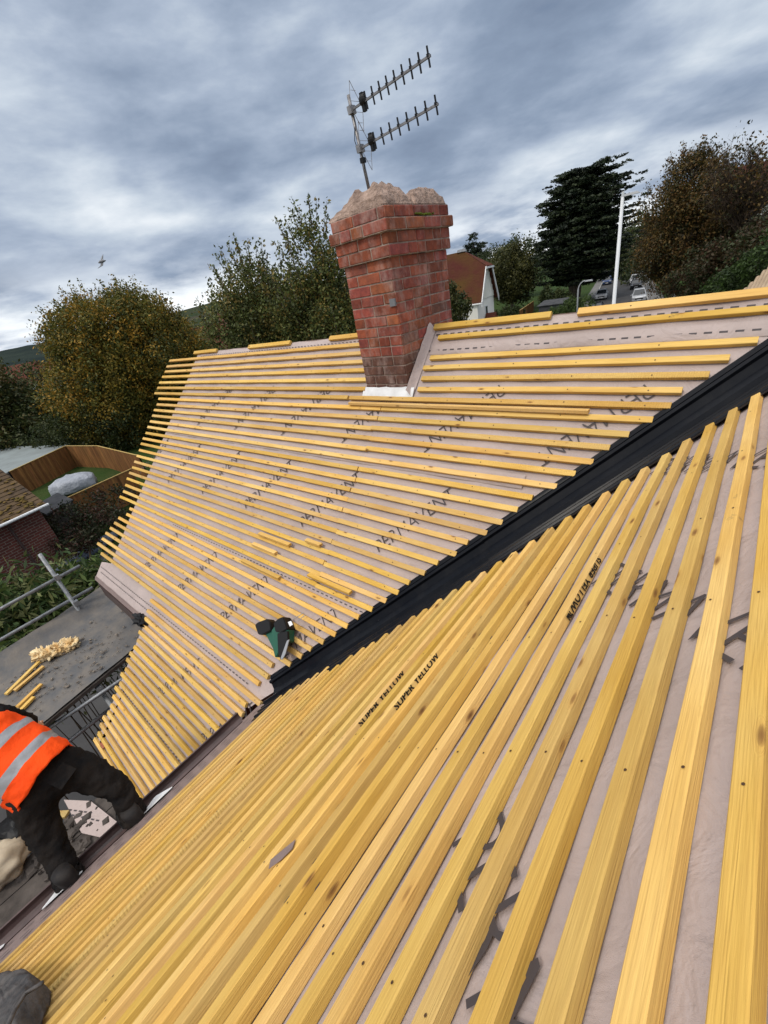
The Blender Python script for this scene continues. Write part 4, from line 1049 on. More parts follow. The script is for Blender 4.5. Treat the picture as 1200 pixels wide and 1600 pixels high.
tree('maple_tree', 'large dense tree turning orange and olive, left behind the battened verge', (b.x, b.y, 0),
     ES([(200, 565, 25, 3.0, 3.0, 3.0), (150, 535, 25, 2.0, 2.0, 1.8), (250, 560, 25, 2.2, 2.2, 2.2), (165, 620, 24.5, 2.4, 2.4, 2.3), (215, 650, 25, 2.4, 2.2, 2.0), (205, 515, 25, 2.2, 2.2, 1.5), (285, 550, 26, 1.4, 1.4, 1.1), (180, 668, 25, 1.5, 1.5, 1.0)], 25, 45),
     2300, 72, .38, .135, MAP, .5, 'bark', 50, twigs=110, twig_up=1.7, gap=.42, gs=.35, shell=.6)
b = at(40, 680, 58)
tree('broadleaf_tree', 'dark green spreading tree at the far left edge above the garden fence', (b.x, b.y, 0), ES([(15, 640, 36, 3.4, 3.4, 2.7), (-40, 640, 36, 3, 3, 2.8), (60, 655, 35, 2.6, 2.6, 2.2), (20, 675, 34, 2.6, 2.4, 1.3), (100, 655, 35, 1.6, 1.6, 1.6)], 36, 56),
     800, 50, .44, .20, [(.040, .055, .014), (.065, .075, .02), (.03, .042, .012), (.085, .07, .02)], .4, gap=.55, gs=.35)
b = at(120, 682, 44)
tree('shrub', 'dark shrubs under the orange tree beside the garden fence', (b.x, b.y, 0), [E(120, 672, 44, 3.0, 2.2, 2.0), E(180, 668, 42, 2.8, 2.0, 2.2), E(70, 682, 46, 2.4, 2.0, 1.2)], 220, 40, .22, .13, GRN, .1, gap=.5)
b = at(400, 540, 15.5)
tree('birch_tree', 'bushy green tree behind the ridge, the shorter one further left of the chimney', (b.x, b.y, 0),
     [E(398, 470, 15.5, 1.15, 1.15, 1.15), E(375, 515, 15.5, 1.1, 1.1, 1.2), E(430, 500, 15.5, 1.2, 1.2, 1.3), E(350, 540, 15.5, .7, .7, .9), E(400, 560, 15.5, 1.5, 1.3, 1.2)], 460, 64, .15, .062, BIR, .10, 'greybark', 22, twigs=60, twig_up=.8, gap=.4, gs=1.1, elong=1.3)
b = at(500, 530, 14.2)
tree('birch_tree', 'taller green leafy tree with pointed top right against the chimney', (b.x, b.y, 0),
     [E(495, 440, 14.2, .95, .95, 1.25), E(500, 500, 14.2, 1.3, 1.3, 1.5), E(460, 500, 14.6, 1.0, 1.0, 1.2), E(545, 480, 14.2, 1.0, 1.0, 1.3), E(490, 395, 14.2, .5, .5, .8), E(530, 530, 14, 1.2, 1.2, 1.2)], 560, 64, .15, .062, BIR, .11, 'greybark', 22, twigs=70, twig_up=.85, gap=.4, gs=1.1, elong=1.3)
# cedar: flat plates of dark foliage on level limbs
cb_ = at(897, 470, 88); ct = thing('cedar_tree', 'tall black-green cedar with layered flat boughs beside the street', 'tree', V((cb_.x, cb_.y, 0)))
mb = MB(); rs_ = 11; cl = []
for tr_ in ((0, 0, 0), (.9, .3, .1), (-.8, -.2, -.1)):
    mb.tube([V((cb_.x+tr_[0]*.5, cb_.y, 0)), V((cb_.x+tr_[0], cb_.y, 7)), V((cb_.x+tr_[0]*2.2, cb_.y+tr_[1], 13.5))], [.55, .4, .12], 8)
for i in range(120):
    z = 3.0+15.6*(i/119)**.95; t = (z-3.0)/15.6
    R0 = 9.3*(1.0 if t < .5 else 1.0-.5*((t-.5)/.5)**2.4)*(.80+.2*math.sin(i*2.4))*(.80+.20*min(1, t*3.2))
    az = i*2.399; L = R0*rnd.uniform(.62, 1.05)
    s_ = V((cb_.x, cb_.y, z-.5)); e = V((cb_.x+math.cos(az)*L+.5, cb_.y+math.sin(az)*L, z+rnd.uniform(-.3, .5)))
    mb.tube([s_, s_.lerp(e, .5)+V((0, 0, .25)), e], [.13, .08, .02], 4, cap=False)
    for j in range(22):
        q = rnd.uniform(.25, 1.0); p = s_.lerp(e, q); sp = .34*L*q*.55
        cl.append((p.x+rnd.gauss(0, sp), p.y+rnd.gauss(0, sp), p.z+.35*q+rnd.gauss(0, .10)))
cl += [tuple(p) for p in clumps([(cb_.x+.5, cb_.y, 8.5, 7.0, 7.0, 6.0), (cb_.x+.8, cb_.y, 13.5, 5.8, 5.8, 4.2)], 900, .3, .9)]
mb.build('trunk', M['greybark'], ct, smooth=True, fix=False)
P, col = leaves(np.array(cl), 40, .36, .26, CED, flat=.78, elong=1.8); leafmesh('crown', P, col, M['needle'], ct)
b = at(1085, 480, 62)
tree('oak_tree', 'huge rust-brown tree at the right of the street, thinning towards its top', (b.x, b.y, 0),
     [E(1085, 360, 62, 4.4, 4.2, 4.6), E(1050, 330, 62, 3.4, 3.4, 3.6), E(1120, 330, 62, 3.8, 3.6, 3.6), E(1030, 385, 61, 2.6, 2.6, 3.4), E(1140, 390, 60, 3.4, 3.4, 3.2), E(1080, 285, 62, 2.6, 2.6, 2.4), E(1075, 420, 60, 3.2, 3, 2.6)],
     1300, 52, .42, .15, OAK, .5, 'bark', 90, twigs=120, twig_up=1.6, gap=.75, gs=.4, bare=True)
b = at(1165, 420, 56)
tree('bare_tree', 'half-bare tree with fine branching against the sky at the right edge', (b.x, b.y, 0), [E(1165, 270, 56, 3.4, 3.2, 2.8), E(1140, 290, 56, 2.6, 2.4, 2.4), E(1200, 290, 56, 3, 3, 2.8)], 190, 12, .5, .17, OAK, .35, 'bark', 85, gap=.7, bare=True)
b = at(1185, 440, 50)
tree('shrub', 'dark reddish and green shrub mass under the brown tree at the right', (b.x, b.y, 0), [E(1110, 425, 52, 2.6, 2.4, 2.2), E(1155, 415, 50, 2.8, 2.4, 2.4), E(1070, 440, 54, 1.8, 1.8, 1.6), E(1200, 400, 46, 2.4, 2.4, 2.6)], 420, 46, .26, .17, [(.05, .035, .014), (.03, .035, .012), (.06, .03, .014), (.035, .045, .014)], .12, gap=.55)
b = at(1190, 430, 34)
tree('shrub', 'fresh green leafy hedge bush by the sandy tiled roof', (b.x, b.y, 0), [E(1180, 432, 34, 1.6, 1.5, 1.3), E(1140, 450, 36, 1.4, 1.4, 1.0), E(1215, 415, 33, 1.4, 1.4, 1.6)], 230, 46, .18, .12, [(.035, .06, .014), (.05, .085, .02), (.025, .04, .012)], .08)
b = at(800, 480, 88)
tree('broadleaf_tree', 'olive green roadside tree with a pale trunk between the white house and the cedar', (b.x, b.y, 0), [E(797, 425, 88, 3.9, 3.9, 4.2), E(785, 440, 88, 3, 3, 3), E(812, 445, 88, 3, 3, 3.2)], 420, 40, .4, .26, [(.06, .062, .018), (.09, .085, .022), (.04, .046, .014)], .35, 'greybark')
for px, py, D, s_, lb in ((780, 398, 125, 5, 'dark rounded tree on the skyline right of the small pine'), (812, 385, 120, 5.5, 'dark green treetop on the skyline against the cedar'), (760, 405, 135, 5, 'dark treetop just above the white house gable'), (1000, 352, 150, 9, 'mid-green tree closing the end of the street'), (985, 372, 210, 10, 'farthest trees over the street end beside the tall white column'),
                          (1025, 395, 110, 6, 'dark tree leaning over the parked cars on the right kerb'), (960, 385, 130, 6, 'dark evergreen between cedar and white column')):
    b = at(px, py, D); tree('broadleaf_tree', lb, (b.x, b.y, 0), [(b.x, b.y, b.z-s_*.35, s_, s_, s_*.75), (b.x+s_*.5, b.y, b.z-s_*.9, s_*.8, s_*.8, s_*.8)], 160, 34, s_*.11, s_*.062, GRN if px != 1000 else [(.04, .055, .014), (.06, .075, .02)], .4, group='trees along the skyline')
b = at(740, 380, 140)
tree('pine_tree', 'small dark pine on the skyline above the white house', (b.x, b.y, 0), [(b.x, b.y, 15.3, 1.5, 1.5, 1.6), (b.x, b.y, 13.2, 3.3, 3.3, 1.1), (b.x+.4, b.y, 11, 4.2, 4.2, 1.1), (b.x, b.y, 9, 4.4, 4.4, 1.2)], 200, 40, .4, .30, CED, .3, leafm='needle', flat=.6)
b = at(714, 500, 26)
tree('shrub', 'small green bush close behind the ridge between chimney and white house', (b.x, b.y, 0), [E(714, 492, 26, .55, .55, .8), E(722, 480, 26, .45, .45, .6), E(706, 470, 26, .35, .35, .9)], 120, 40, .11, .09, [(.045, .06, .014), (.08, .075, .02), (.03, .04, .012)], .06)
b = at(885, 492, 60)
tree('shrub', 'bright green bush beside the dark shed at the street edge', (b.x, b.y, 0), [E(888, 488, 60, 1.5, 1.4, 1.6), E(872, 495, 60, 1.2, 1.2, 1.2), E(915, 480, 62, 1.0, 1.2, 1.4)], 170, 40, .16, .14, [(.05, .09, .02), (.08, .12, .03), (.035, .055, .014)], .08)
b = at(855, 470, 80)
tree('shrub', 'dull green shrub at the foot of the cedar behind the dark shed', (b.x, b.y, 0), [E(862, 462, 80, 1.9, 1.9, 1.5), E(880, 466, 80, 1.5, 1.5, 1.2)], 120, 36, .22, .19, GRN, .08)
b = at(795, 488, 74)
tree('hedge', 'clipped dark hedge on the lawn right of the white house', (b.x, b.y, 0), [E(786, 490, 74, 1.7, 1.2, .9), E(803, 489, 76, 1.7, 1.2, .8)], 120, 36, .17, .15, GRN, .08)
# lower left plants
def bamboo(pts, label):
    c = sum((at(*p) for p in pts), V())/len(pts); t = thing('bamboo', label, 'bamboo', V((c.x, c.y, 0)))
    cl = []; mb = MB()
    for p in pts:
        q = at(*p)
        for _ in range(34):
            f = V((q.x+rnd.gauss(0, .35), q.y+rnd.gauss(0, .35), q.z+rnd.uniform(-1.2, .35))); g_ = V((f.x+rnd.gauss(0, .2), f.y+rnd.gauss(0, .2), 0))
            if rnd.random() < .04: mb.tube([g_, g_.lerp(f, .6), f], [.012, .01, .004], 4, cap=False)
            cl.append(tuple(f))
    mb.build('canes', M['bark'], t, fix=False)
    P, col = leaves(np.array(cl), 30, .16, .058, [(.05, .09, .025), (.09, .13, .035), (.035, .06, .018), (.13, .14, .05)], elong=3.3, droop=.12); leafmesh('leaves', P, col, M['leaf'], t)
bamboo([(0, 945, 8.6), (30, 935, 8.8), (60, 925, 9), (95, 930, 9), (125, 915, 9.2), (150, 900, 9.4), (20, 975, 8.4), (70, 960, 8.6), (110, 950, 8.8), (150, 935, 9), (0, 1010, 8.2), (-40, 960, 8.4), (175, 900, 9.5), (200, 880, 10), (0, 1030, 7.9), (160, 960, 8.8)], 'clump of long-leaved bamboo behind the scaffold rails')
b = at(110, 830, 21)
tree('shrub', 'dark garden bushes with reddish tints at the foot of the near fence', (b.x, b.y, 0), [E(110, 815, 23.6, 1.3, 1.1, .8), E(150, 820, 22.5, 1.2, 1.2, .8), E(175, 790, 25, 1.4, 1.4, 1.0), E(120, 845, 22, 1.0, 1.0, .5)], 180, 36, .15, .09, [(.03, .03, .012), (.05, .022, .014), (.02, .028, .01)], .05)

# ------------------------------------------------------------------ garden: fences, cover, sheds
def fence(pts, h, label, name='garden_fence'):
    pts = [V(p) for p in pts]; t = thing(name, label, 'fence', pts[0], 'brown board garden fences')
    brd = MB()
    for a, b in zip(pts[:-1], pts[1:]):
        L = (b-a).length; u = (b-a)/L; v = V((-u.y, u.x, 0)); n = int(L/.14)
        for i in range(n):
            q = rnd.uniform(.7, 1.25); brd.box(a+u*(i+.5)*L/n+V((0, 0, h/2+rnd.uniform(-.01, .01))), (L/n-.006, .022, h), (u, v, V((0, 0, 1))), col=(q, q*rnd.uniform(.92, 1.05), q))
        MB().box((a+b)/2+V((0, 0, h+.02)), (L, .07, .035), (u, v, V((0, 0, 1)))).build('capping_rail', M['oldwood'], t)
        for i in range(int(L/1.83)+1): MB().box(a+u*min(i*1.83, L)+v*.06+V((0, 0, h/2)), (.09, .09, h+.04), (u, v, V((0, 0, 1)))).build('post', M['fencewood'], t)
    brd.build('boards', M['fencewood'], t, colattr=True)
    return t
def gz(px, py, z): p = atz(px, py, z); p.z = 0; return p
fence([gz(15, 737, 1.8), gz(102, 697, 1.8), gz(152, 697, 1.8), gz(215, 712, 1.8)], 1.8, 'farther brown board fence curving behind the white covered shape')
fence([gz(52, 802, 1.8), gz(205, 733, 1.8)], 1.8, 'nearer brown board fence running up towards the orange tree')
# flat pale roof
q = [gz(-60, 715, 1.6), gz(20, 698, 1.6), gz(108, 695, 1.6), gz(17, 737, 1.6), gz(-60, 775, 1.6)]
q[2:4] = [p+V((-.35, 0, 0)) for p in q[2:4]]
sh_ = thing('flat_roof_outbuilding', 'outbuilding with a large pale grey flat roof behind the far fence', 'shed', q[0])
MB().prism([p+V((0, 0, 1.5)) for p in q], (0, 0, .10)).build('roof', M['greyroof'], sh_)
c = sum(q, V())/5; MB().prism([c+(p-c)*.95 for p in q], (0, 0, 1.49)).build('wall', M['conc'], sh_)
q = [gz(50, 793, 2.0), gz(90, 770, 2.0), gz(114, 781, 2.0), gz(72, 804, 2.0)]
sh_ = thing('garden_shed', 'low dark felt-roofed shed between the neighbour roof and the near fence', 'shed', q[0])
MB().prism([p+V((0, 0, 1.94)) for p in q], (0, 0, .08)).build('roof', M['felt'], sh_)
c = sum(q, V())/4; MB().prism([c+(p-c)*.93 for p in q], (0, 0, 1.93)).build('wall', M['board'], sh_)
# covered shape
cc = atz(121, 768, 0); cr = (atz(150, 752, .6)-atz(86, 772, .6)).normalized(); cr.z = 0; cr.normalize(); cs = V((-cr.y, cr.x, 0)); 
mb = MB(); rs = []; 
for i in range(17):
    t = i/16; prr = math.sin(math.pi*(.06+.88*t))**.45; rr_ = []
    for j in range(28):
        a = 2*math.pi*j/28; ca_, sa_ = math.cos(a), math.sin(a)
        z = .55+.62*(abs(sa_)**.6)*(1 if sa_ > 0 else -1)*(prr if sa_ > 0 else .88); z = max(.0, z)
        p = cc+cr*((t-.5)*2.6)+cs*(ca_*(.95*prr+(.14 if sa_ < 0 else 0))); 
        p.z = z+.07*noise.noise(V((t*7, j*.9, 1)))+.05*abs(noise.noise(V((t*14, j*.5, 4)))); p += cr*.04*noise.noise(V((j*.8, t*5, 7))); rr_.append(p)
    rs.append(rr_)
mb.rings(rs); o = mb.build('covered_boat', M['cover'], None, smooth=True, origin=cc); tag(o, 'small boat under a crumpled white cover on the lawn between the fences', 'boat')
# upturned dark canoe on the ground between wall and fence
kc = atz(135, 858, .3); kd = (atz(160, 842, .3)-atz(112, 872, .3)); kd.z = 0; kd.normalize(); ks_ = V((-kd.y, kd.x, 0)); rs = []
for i in range(13):
    t = i/12; w_ = .42*math.sin(math.pi*(.02+.96*t))**.7; rs.append([kc+kd*(t-.5)*3.4+ks_*w_*math.cos(a)+V((0, 0, -.25+.45*math.sin(a)*(.5+w_))) for a in lin(0, math.pi, 10)])
mb = MB(); mb.rings(rs); o = mb.build('canoe', mat('blue_grey_hull', (.10, .12, .16), .35, .5), None, smooth=True, origin=kc); tag(o, 'upturned blue-grey canoe in the dark yard behind the brick wall', 'canoe')
# white garden table and chairs by the neighbour roof
wc = atz(38, 748, .7)
gt = thing('garden_table', 'white plastic garden table edge showing over the neighbour roof', 'table', V((wc.x, wc.y, 0)))
MB().box(V((wc.x, wc.y, .72)), (1.3, .8, .04), (cr, cs, V((0, 0, 1)))).build('table_top', M['whitepl'], gt)
for s1 in (-1, 1):
    for s2 in (-1, 1): MB().tube([V((wc.x, wc.y, 0))+cr*.55*s1+cs*.3*s2, V((wc.x, wc.y, .70))+cr*.5*s1+cs*.27*s2], .025, 6).build('leg', M['whitepl'], gt)

# ------------------------------------------------------------------ neighbour's brick house
un = V((-.208, .978, 0)); nn_ = V((.978, .208, 0)); C0 = atz(112, 874, 0); C0.z = 0; EH = 2.95
Wn = 9.0; Ln = 16.0
nb = thing('brick_house', 'neighbouring red brick house with brown mossy roof at the left edge', 'house', C0)
# local frame so that brick courses lie level: build axis-aligned then turn
nb.rotation_euler = (0, 0, math.atan2(-un.x, un.y)); nb_o = C0
def nbp(x, y, z): return C0+V((x, y, z))      # x outward(-)/y along wall, in local axes
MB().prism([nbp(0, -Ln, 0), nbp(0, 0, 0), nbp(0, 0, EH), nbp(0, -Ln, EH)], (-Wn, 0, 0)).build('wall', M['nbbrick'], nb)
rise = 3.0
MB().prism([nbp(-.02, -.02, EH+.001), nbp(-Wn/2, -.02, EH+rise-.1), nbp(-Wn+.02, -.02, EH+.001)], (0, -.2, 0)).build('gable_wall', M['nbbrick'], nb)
for sg in (0, 1):
    x0_, x1_ = (.35, -Wn/2) if sg == 0 else (-Wn-.35, -Wn/2-.003)
    mb = MB(); z0_, z1_ = EH-.12, EH+rise
    nt_ = 26; vs = []
    for i in range(nt_):
        a, b_ = i/nt_, (i+1)/nt_; xa, xb = x0_+(x1_-x0_)*a, x0_+(x1_-x0_)*b_; za_, zb_ = z0_+(z1_-z0_)*a, z0_+(z1_-z0_)*b_
        mb.prism([nbp(xa, .25, za_+.03), nbp(xb, .25, zb_), nbp(xb, .25, zb_-.05), nbp(xa, .25, za_-.04)], (0, -Ln-.5, 0))
    mb.build('roof', M['browntile'], nb)
mb = MB(); mb.tube([nbp(.42, -Ln, EH-.12), nbp(.42, .28, EH-.12)], .06, 8); mb.build('gutter', M['whitepl'], nb)
mb = MB(); mb.tube([nbp(.30, -1.25, EH-.15), nbp(.09, -1.25, EH-.5), nbp(.08, -1.25, .1)], .045, 8); mb.build('downpipe', M['brownpl'], nb)
mb = MB()
for i in range(120):
    x = rnd.uniform(-1.6, .25); y = rnd.uniform(-3.2, .2); f = (.35-x)/(.35+Wn/2); mb.ball(nbp(x, y, EH-.12+f*(rise+.12)+.03), (.09, .09, .03), 6, 4, wob=.8)
mb.build('moss', mat('dry_moss', (.16, .10, .035), .95, .1, var=(.09, .07, .02), vscale=4), nb)['kind'] = 'stuff'

# ------------------------------------------------------------------ white gabled house across the garden
D0 = 44; cA = at(747.5, 505, D0); cB_ = at(771.5, 497, D0)
hang = R(8); hu = V((-math.sin(hang), math.cos(hang), 0)); hn = V((math.cos(hang), math.sin(hang), 0))
cor = V((cA.x, cA.y, 0))
dB = ray(771.5, 470); s_ = 0
# gable width where the sight line of its far corner meets the wall line
den_ = hu.x*dB.y-hu.y*dB.x; s_ = (-(cor.x*dB.y-cor.y*dB.x))/den_; GW = abs(s_)
ez = at(747.5, 470, math.hypot(cor.x, cor.y)).z
mid = cor+hu*GW/2; pk = at(757, 418, math.hypot(mid.x, mid.y)).z
full = at(729, 394, math.hypot(mid.x, mid.y)+1).z
SL = (full-ez)/(GW/2)
print('HOUSE', GW, ez, full, SL)
wh = thing('white_house', 'white rendered house with steep dark red roof and clipped gable right of the chimney', 'house', cor)
DL = 11.0
MB().prism([cor, cor+hu*GW, cor+hu*GW+V((0, 0, ez)), cor+V((0, 0, ez))], -hn*DL).build('wall', M['whitewall'], wh)
kz = .62                                     # share of the gable height where the hip clips it
hk_ = ez+(full-ez)*kz
gtri = [cor+V((0, 0, ez+.002)), cor+hu*GW+V((0, 0, ez+.002)), mid+hu*GW/2*(1-kz)+V((0, 0, hk_)), mid-hu*GW/2*(1-kz)+V((0, 0, hk_))]
g_ = MB(); g_.prism([p+hn*.06 for p in gtri], -hn*.3)
gw_ = g_.build('gable_boards', M['whitewall'], wh)
bt = MB()
for i in range(int(GW/.32)+1):
    y = i*.32; hh = min(y, GW-y)*SL; hh = min(hh, hk_-ez)
    if hh > .05: bt.box(cor+hu*y+hn*.08+V((0, 0, ez+hh/2)), (.05, .05, hh), (hn, hu, V((0, 0, 1))))
bt.build('cover_strips', M['whitewall'], wh)
ov = .45
def rf(y, z, d): return cor+hu*y+hn*d+V((0, 0, z))
eo = .14
rid = rf(GW/2, full, -1.9)
P1, P2 = rf(-eo, ez-eo*SL, ov), rf(GW/2-GW/2*(1-kz), hk_, ov); P3, P4 = rid, rf(GW/2, full, -DL); P5 = rf(-eo, ez-eo*SL, -DL)
mb = MB(); mb.prism([P1, P2, P3, P4, P5], V((0, 0, .12))); mb.build('roof_slope', M['mosstile'], wh)
Q1, Q2 = rf(GW+eo, ez-eo*SL, ov), rf(GW/2+GW/2*(1-kz), hk_, ov); Q5 = rf(GW+eo, ez-eo*SL, -DL)
mb = MB(); mb.prism([Q1, Q2, P3, P4, Q5], V((0, 0, .118))); mb.build('roof_slope', M['redtile'], wh)
mb = MB(); mb.prism([P2+hn*.1, Q2+hn*.1, P3], V((0, 0, .14))); mb.build('hip_roof', M['redtile'], wh)
for a, b in ((P1, P2), (Q1, Q2)):
    mb = MB(); u = (b-a); mb.prism([a+V((0, 0, -.30)), b+V((0, 0, -.30)), b+V((0, 0, .10)), a+V((0, 0, .10))], hn*.08); mb.build('barge_board', M['whitepl'], wh)
mb = MB(); mb.box((P2+Q2)/2+hn*.12+V((0, 0, -.02)), (.12, (P2-Q2).length+.3, .16), (hn, hu, V((0, 0, 1)))); mb.build('gutter', M['whitepl'], wh)
mb = MB(); mb.tube([P1+V((0, 0, -.02)), P5+V((0, 0, -.02))], .07, 6); mb.build('gutter', M['whitepl'], wh)
mb = MB(); mb.tube([rf(-.35, ez-.6, -1.2), rf(-.08, ez-1.0, -1.2), rf(-.08, 0, -1.2)], .07, 6); mb.build('downpipe', M['whitepl'], wh)
wz = ez-1.4
fr = MB().box(rf(GW*.48, wz, .03), (.10, .62, 1.5), (hn, hu, V((0, 0, 1)))).build('window', M['whitepl'], wh)
mb = MB()
for zz in (-.36, .36): mb.box(rf(GW*.48, wz+zz, .09), (.03, .44, .62), (hn, hu, V((0, 0, 1))))
mb.build('pane', M['glass'], fr)
MB().box(rf(GW*.48, wz-.82, .08), (.22, .8, .08), (hn, hu, V((0, 0, 1)))).build('sill', M['whitepl'], wh)
MB().box(rid+hn*-.2+V((0, 0, .2)), (.9, .3, .22), (hn, hu, V((0, 0, 1))), taper=.8).build('ridge_cap', M['conc'], wh)
# porch roof in front of the gable
pz = at(765, 493, D0-1).z; mb = MB(); pc = rf(GW*.42, 0, 1.1)
mb.prism([pc-hu*1.5+V((0, 0, pz-1.5)), pc+hu*1.5+V((0, 0, pz-1.5)), pc+V((0, 0, pz))], -hn*1.0); mb.build('porch_roof', M['redtile'], wh)
MB().box(pc-hn*.5+V((0, 0, (pz-1.5)/2)), (1.0, 2.4, pz-1.52), (hn, hu, V((0, 0, 1)))).build('porch_wall', M['whitewall'], wh)
# side wing to the left, its own little gable
sw = rf(-3.6, 0, -4.2); swz = at(709, 430, math.hypot(sw.x, sw.y)).z
mb = MB(); mb.box(sw+V((0, 0, (swz-.5)/2)), (3.4, 5, swz-.5), (hn, hu, V((0, 0, 1)))); mb.build('side_wing', M['whitewall'], wh)
mb = MB(); a0 = sw+hn*2+V((0, 0, swz-.6)); b0_ = sw-hn*2+V((0, 0, swz-.6)); tp = sw+V((0, 0, swz+1.7))
mb.prism([a0-hu*2.9, b0_-hu*2.9, tp-hu*2.9], hu*5.6); mb.build('side_roof', M['redtile'], wh)

# ------------------------------------------------------------------ far houses
def simple_house(label, px, py, D, w_, d_, eave, rise_, rot, wallm='whitewall', roofm='redtile', chimney=False, win=2):
    p = at(px, py, D); t = thing('distant_house', label, 'house', V((p.x, p.y, 0)), 'distant houses'); a = R(rot); u = V((math.cos(a), math.sin(a), 0)); v = V((-u.y, u.x, 0)); z = V((0, 0, 1)); c = V((p.x, p.y, 0))
    MB().box(c+z*eave/2, (w_, d_, eave), (u, v, z)).build('wall', M[wallm], t)
    mb = MB(); A = [c-u*(w_/2+.3)-v*(d_/2+.4)+z*eave, c-u*(w_/2+.3)+v*(d_/2+.4)+z*eave, c-u*(w_/2+.3)+z*(eave+rise_)]
    mb.prism(A, u*(w_+.6)); mb.build('roof', M[roofm], t)
    if chimney: MB().box(c+u*w_*.28+z*(eave+rise_), (.9, .7, 2.2), (u, v, z)).build('chimney', M['ownbrick'], t)
    for s1 in (-1, 1):
        for i in range(win):
            x = (i+.5)/win*w_-w_/2
            f = MB().box(c+u*x+v*s1*(d_/2+.02)+z*eave*.62, (1.3, .08, 1.2), (u, v, z)).build('window', M['whitepl'], t)
            MB().box(c+u*x+v*s1*(d_/2+.07)+z*eave*.62, (1.05, .04, .95), (u, v, z)).build('pane', M['glass'], f)
    return t
simple_house('red-roofed house with an orange chimney between the two trees on the left', 318, 500, 60, 9, 7, 4.6, 3.4, 35, 'whitewall', 'redtile', True)
simple_house('distant white house with red roof, farthest left on the horizon', 22, 560, 120, 12, 8, 4.4, 3, 20)
simple_house('distant red-roofed house below the wooded hill beside the orange tree', 95, 548, 130, 16, 8, 4.8, 3.2, -25, 'whitewall', 'redtile', True)
simple_house('distant house with white gable window in the tree gap at the left', 52, 566, 100, 8, 7, 4.2, 2.6, 70)
simple_house('white-walled house with dark roof half hidden behind the brown tree at right', 1192, 395, 68, 10, 7, 5.0, 2.6, 60, 'whitewall', 'felt')
simple_house('tall red-roofed house behind the brown tree at the right edge', 1196, 330, 82, 10, 8, 9, 4.6, 40, 'whitewall', 'redtile')
# sandy pantile roof peeping over the ridge at the right edge
tA = at(1152, 480, 7.5)
pt = thing('pantile_roof', 'ribbed sandy pantile roof corner showing above the ridge at the right edge', 'roof', V((tA.x, tA.y, 0)))
a0 = at(1148, 469, 7.5); a1 = at(1213, 408, 7.5); u = (a1-a0).normalized(); dn = V((.35, -.15, -1)).normalized()
mb = MB(); nr = 16
for i in range(nr):
    s0 = a0+u*(i*.075); d_ = (at(1168, 500, 7.0)-at(1200, 436, 7.5)).normalized()
    mb.tube([s0, s0+d_*.5, s0+d_*1.2], [.030, .034, .034], 10)
mb.build('tile_ribs', M['sandtile'], pt)
mb = MB(); mb.prism([a0+V((0, 0, -.03)), a0+u*1.2+V((0, 0, -.03)), a0+u*1.2+d_*1.2+V((0, 0, -.03)), a0+d_*1.2+V((0, 0, -.03))], V((0, .05, -.06))); mb.build('tile_bed', M['sandtile'], pt)
MB().box(V((a0.x+.9, a0.y+.6, a0.z/2-.6)), (1.0, .8, a0.z-1.4)).build('wall', M['nbbrick'], pt)

# ------------------------------------------------------------------ street furniture
def column(px, pyt, D, label, r0, r1, m, arm=0, name='street_lamp'):
    tp = at(px, pyt, D); t = thing(name, label, 'street lamp', V((tp.x, tp.y, 0)))
    if arm == 0: MB().tube([V((tp.x, tp.y, 0)), V((tp.x, tp.y, 1.2)), tp], [r0*1.25, r0, r1], 14).build('column', M[m], t, smooth=True)
    else:
        pts = [V((tp.x, tp.y, 0)), V((tp.x, tp.y, tp.z-.7))]+[V((tp.x+arm*(1-math.cos(a)), tp.y, tp.z-.7+.7*math.sin(a))) for a in lin(.3, 1.57, 5)]
        MB().tube(pts, [r0, r0]+[r1]*5, 10).build('column', M[m], t, smooth=True)
    return t, tp
t, tp = column(973, 308, 20, 'tall white lamp column rising behind the ridge in front of the street', .085, .055, 'polewhite')
MB().box(tp+V((.22, .05, .04)), (.62, .17, .07), taper=.7).build('lamp_head', M['polegrey'], t); MB().tube([tp, tp+V((0, 0, .16))], .045, 8).build('photocell', M['polewhite'], t)
t, tp = column(904, 440, 45, 'short grey lamp with a curved arm beside the bright bush', .07, .05, 'polegrey', arm=.55)
MB().box(tp+V((.85, 0, -.03)), (.65, .2, .11), taper=.75).build('lamp_head', M['polegrey'], t)
t, tp = column(1019, 397, 88, 'thin grey lamp on the right pavement beside the parked cars', .09, .06, 'polegrey')
MB().box(tp+V((-.25, 0, 0)), (.7, .2, .11)).build('lamp_head', M['polegrey'], t)
p = gz(1048, 479, 0.115)
t = thing('sign_post', 'dark wooden post with a small white notice at the right pavement', 'post', p)
MB().tube([p, p+V((0, 0, 3.2))], .11, 8).build('post', M['bark'], t); MB().box(p+V((.15, -.14, 1.6)), (.4, .03, .8)).build('notice', M['whitepl'], t)
q = gz(848, 503, 0); sh_ = thing('dark_shed', 'dark slate-grey timber shed beside the bright green bush', 'shed', q)
c = gz(864, 500, 0); MB().box(c+V((0, 0, 1.05)), (3.2, 2.4, 2.1)).build('wall', M['felt'], sh_); MB().prism([c+V((-1.8, -1.35, 2.1)), c+V((1.8, -1.35, 2.1)), c+V((1.8, 1.35, 2.5)), c+V((-1.8, 1.35, 2.5))], (0, 0, .08)).build('roof', M['felt'], sh_)
fence([gz(812, 503, 0), gz(834, 486, 0)], 1.6, 'short brown board fence between the white house lawn and the dark shed')

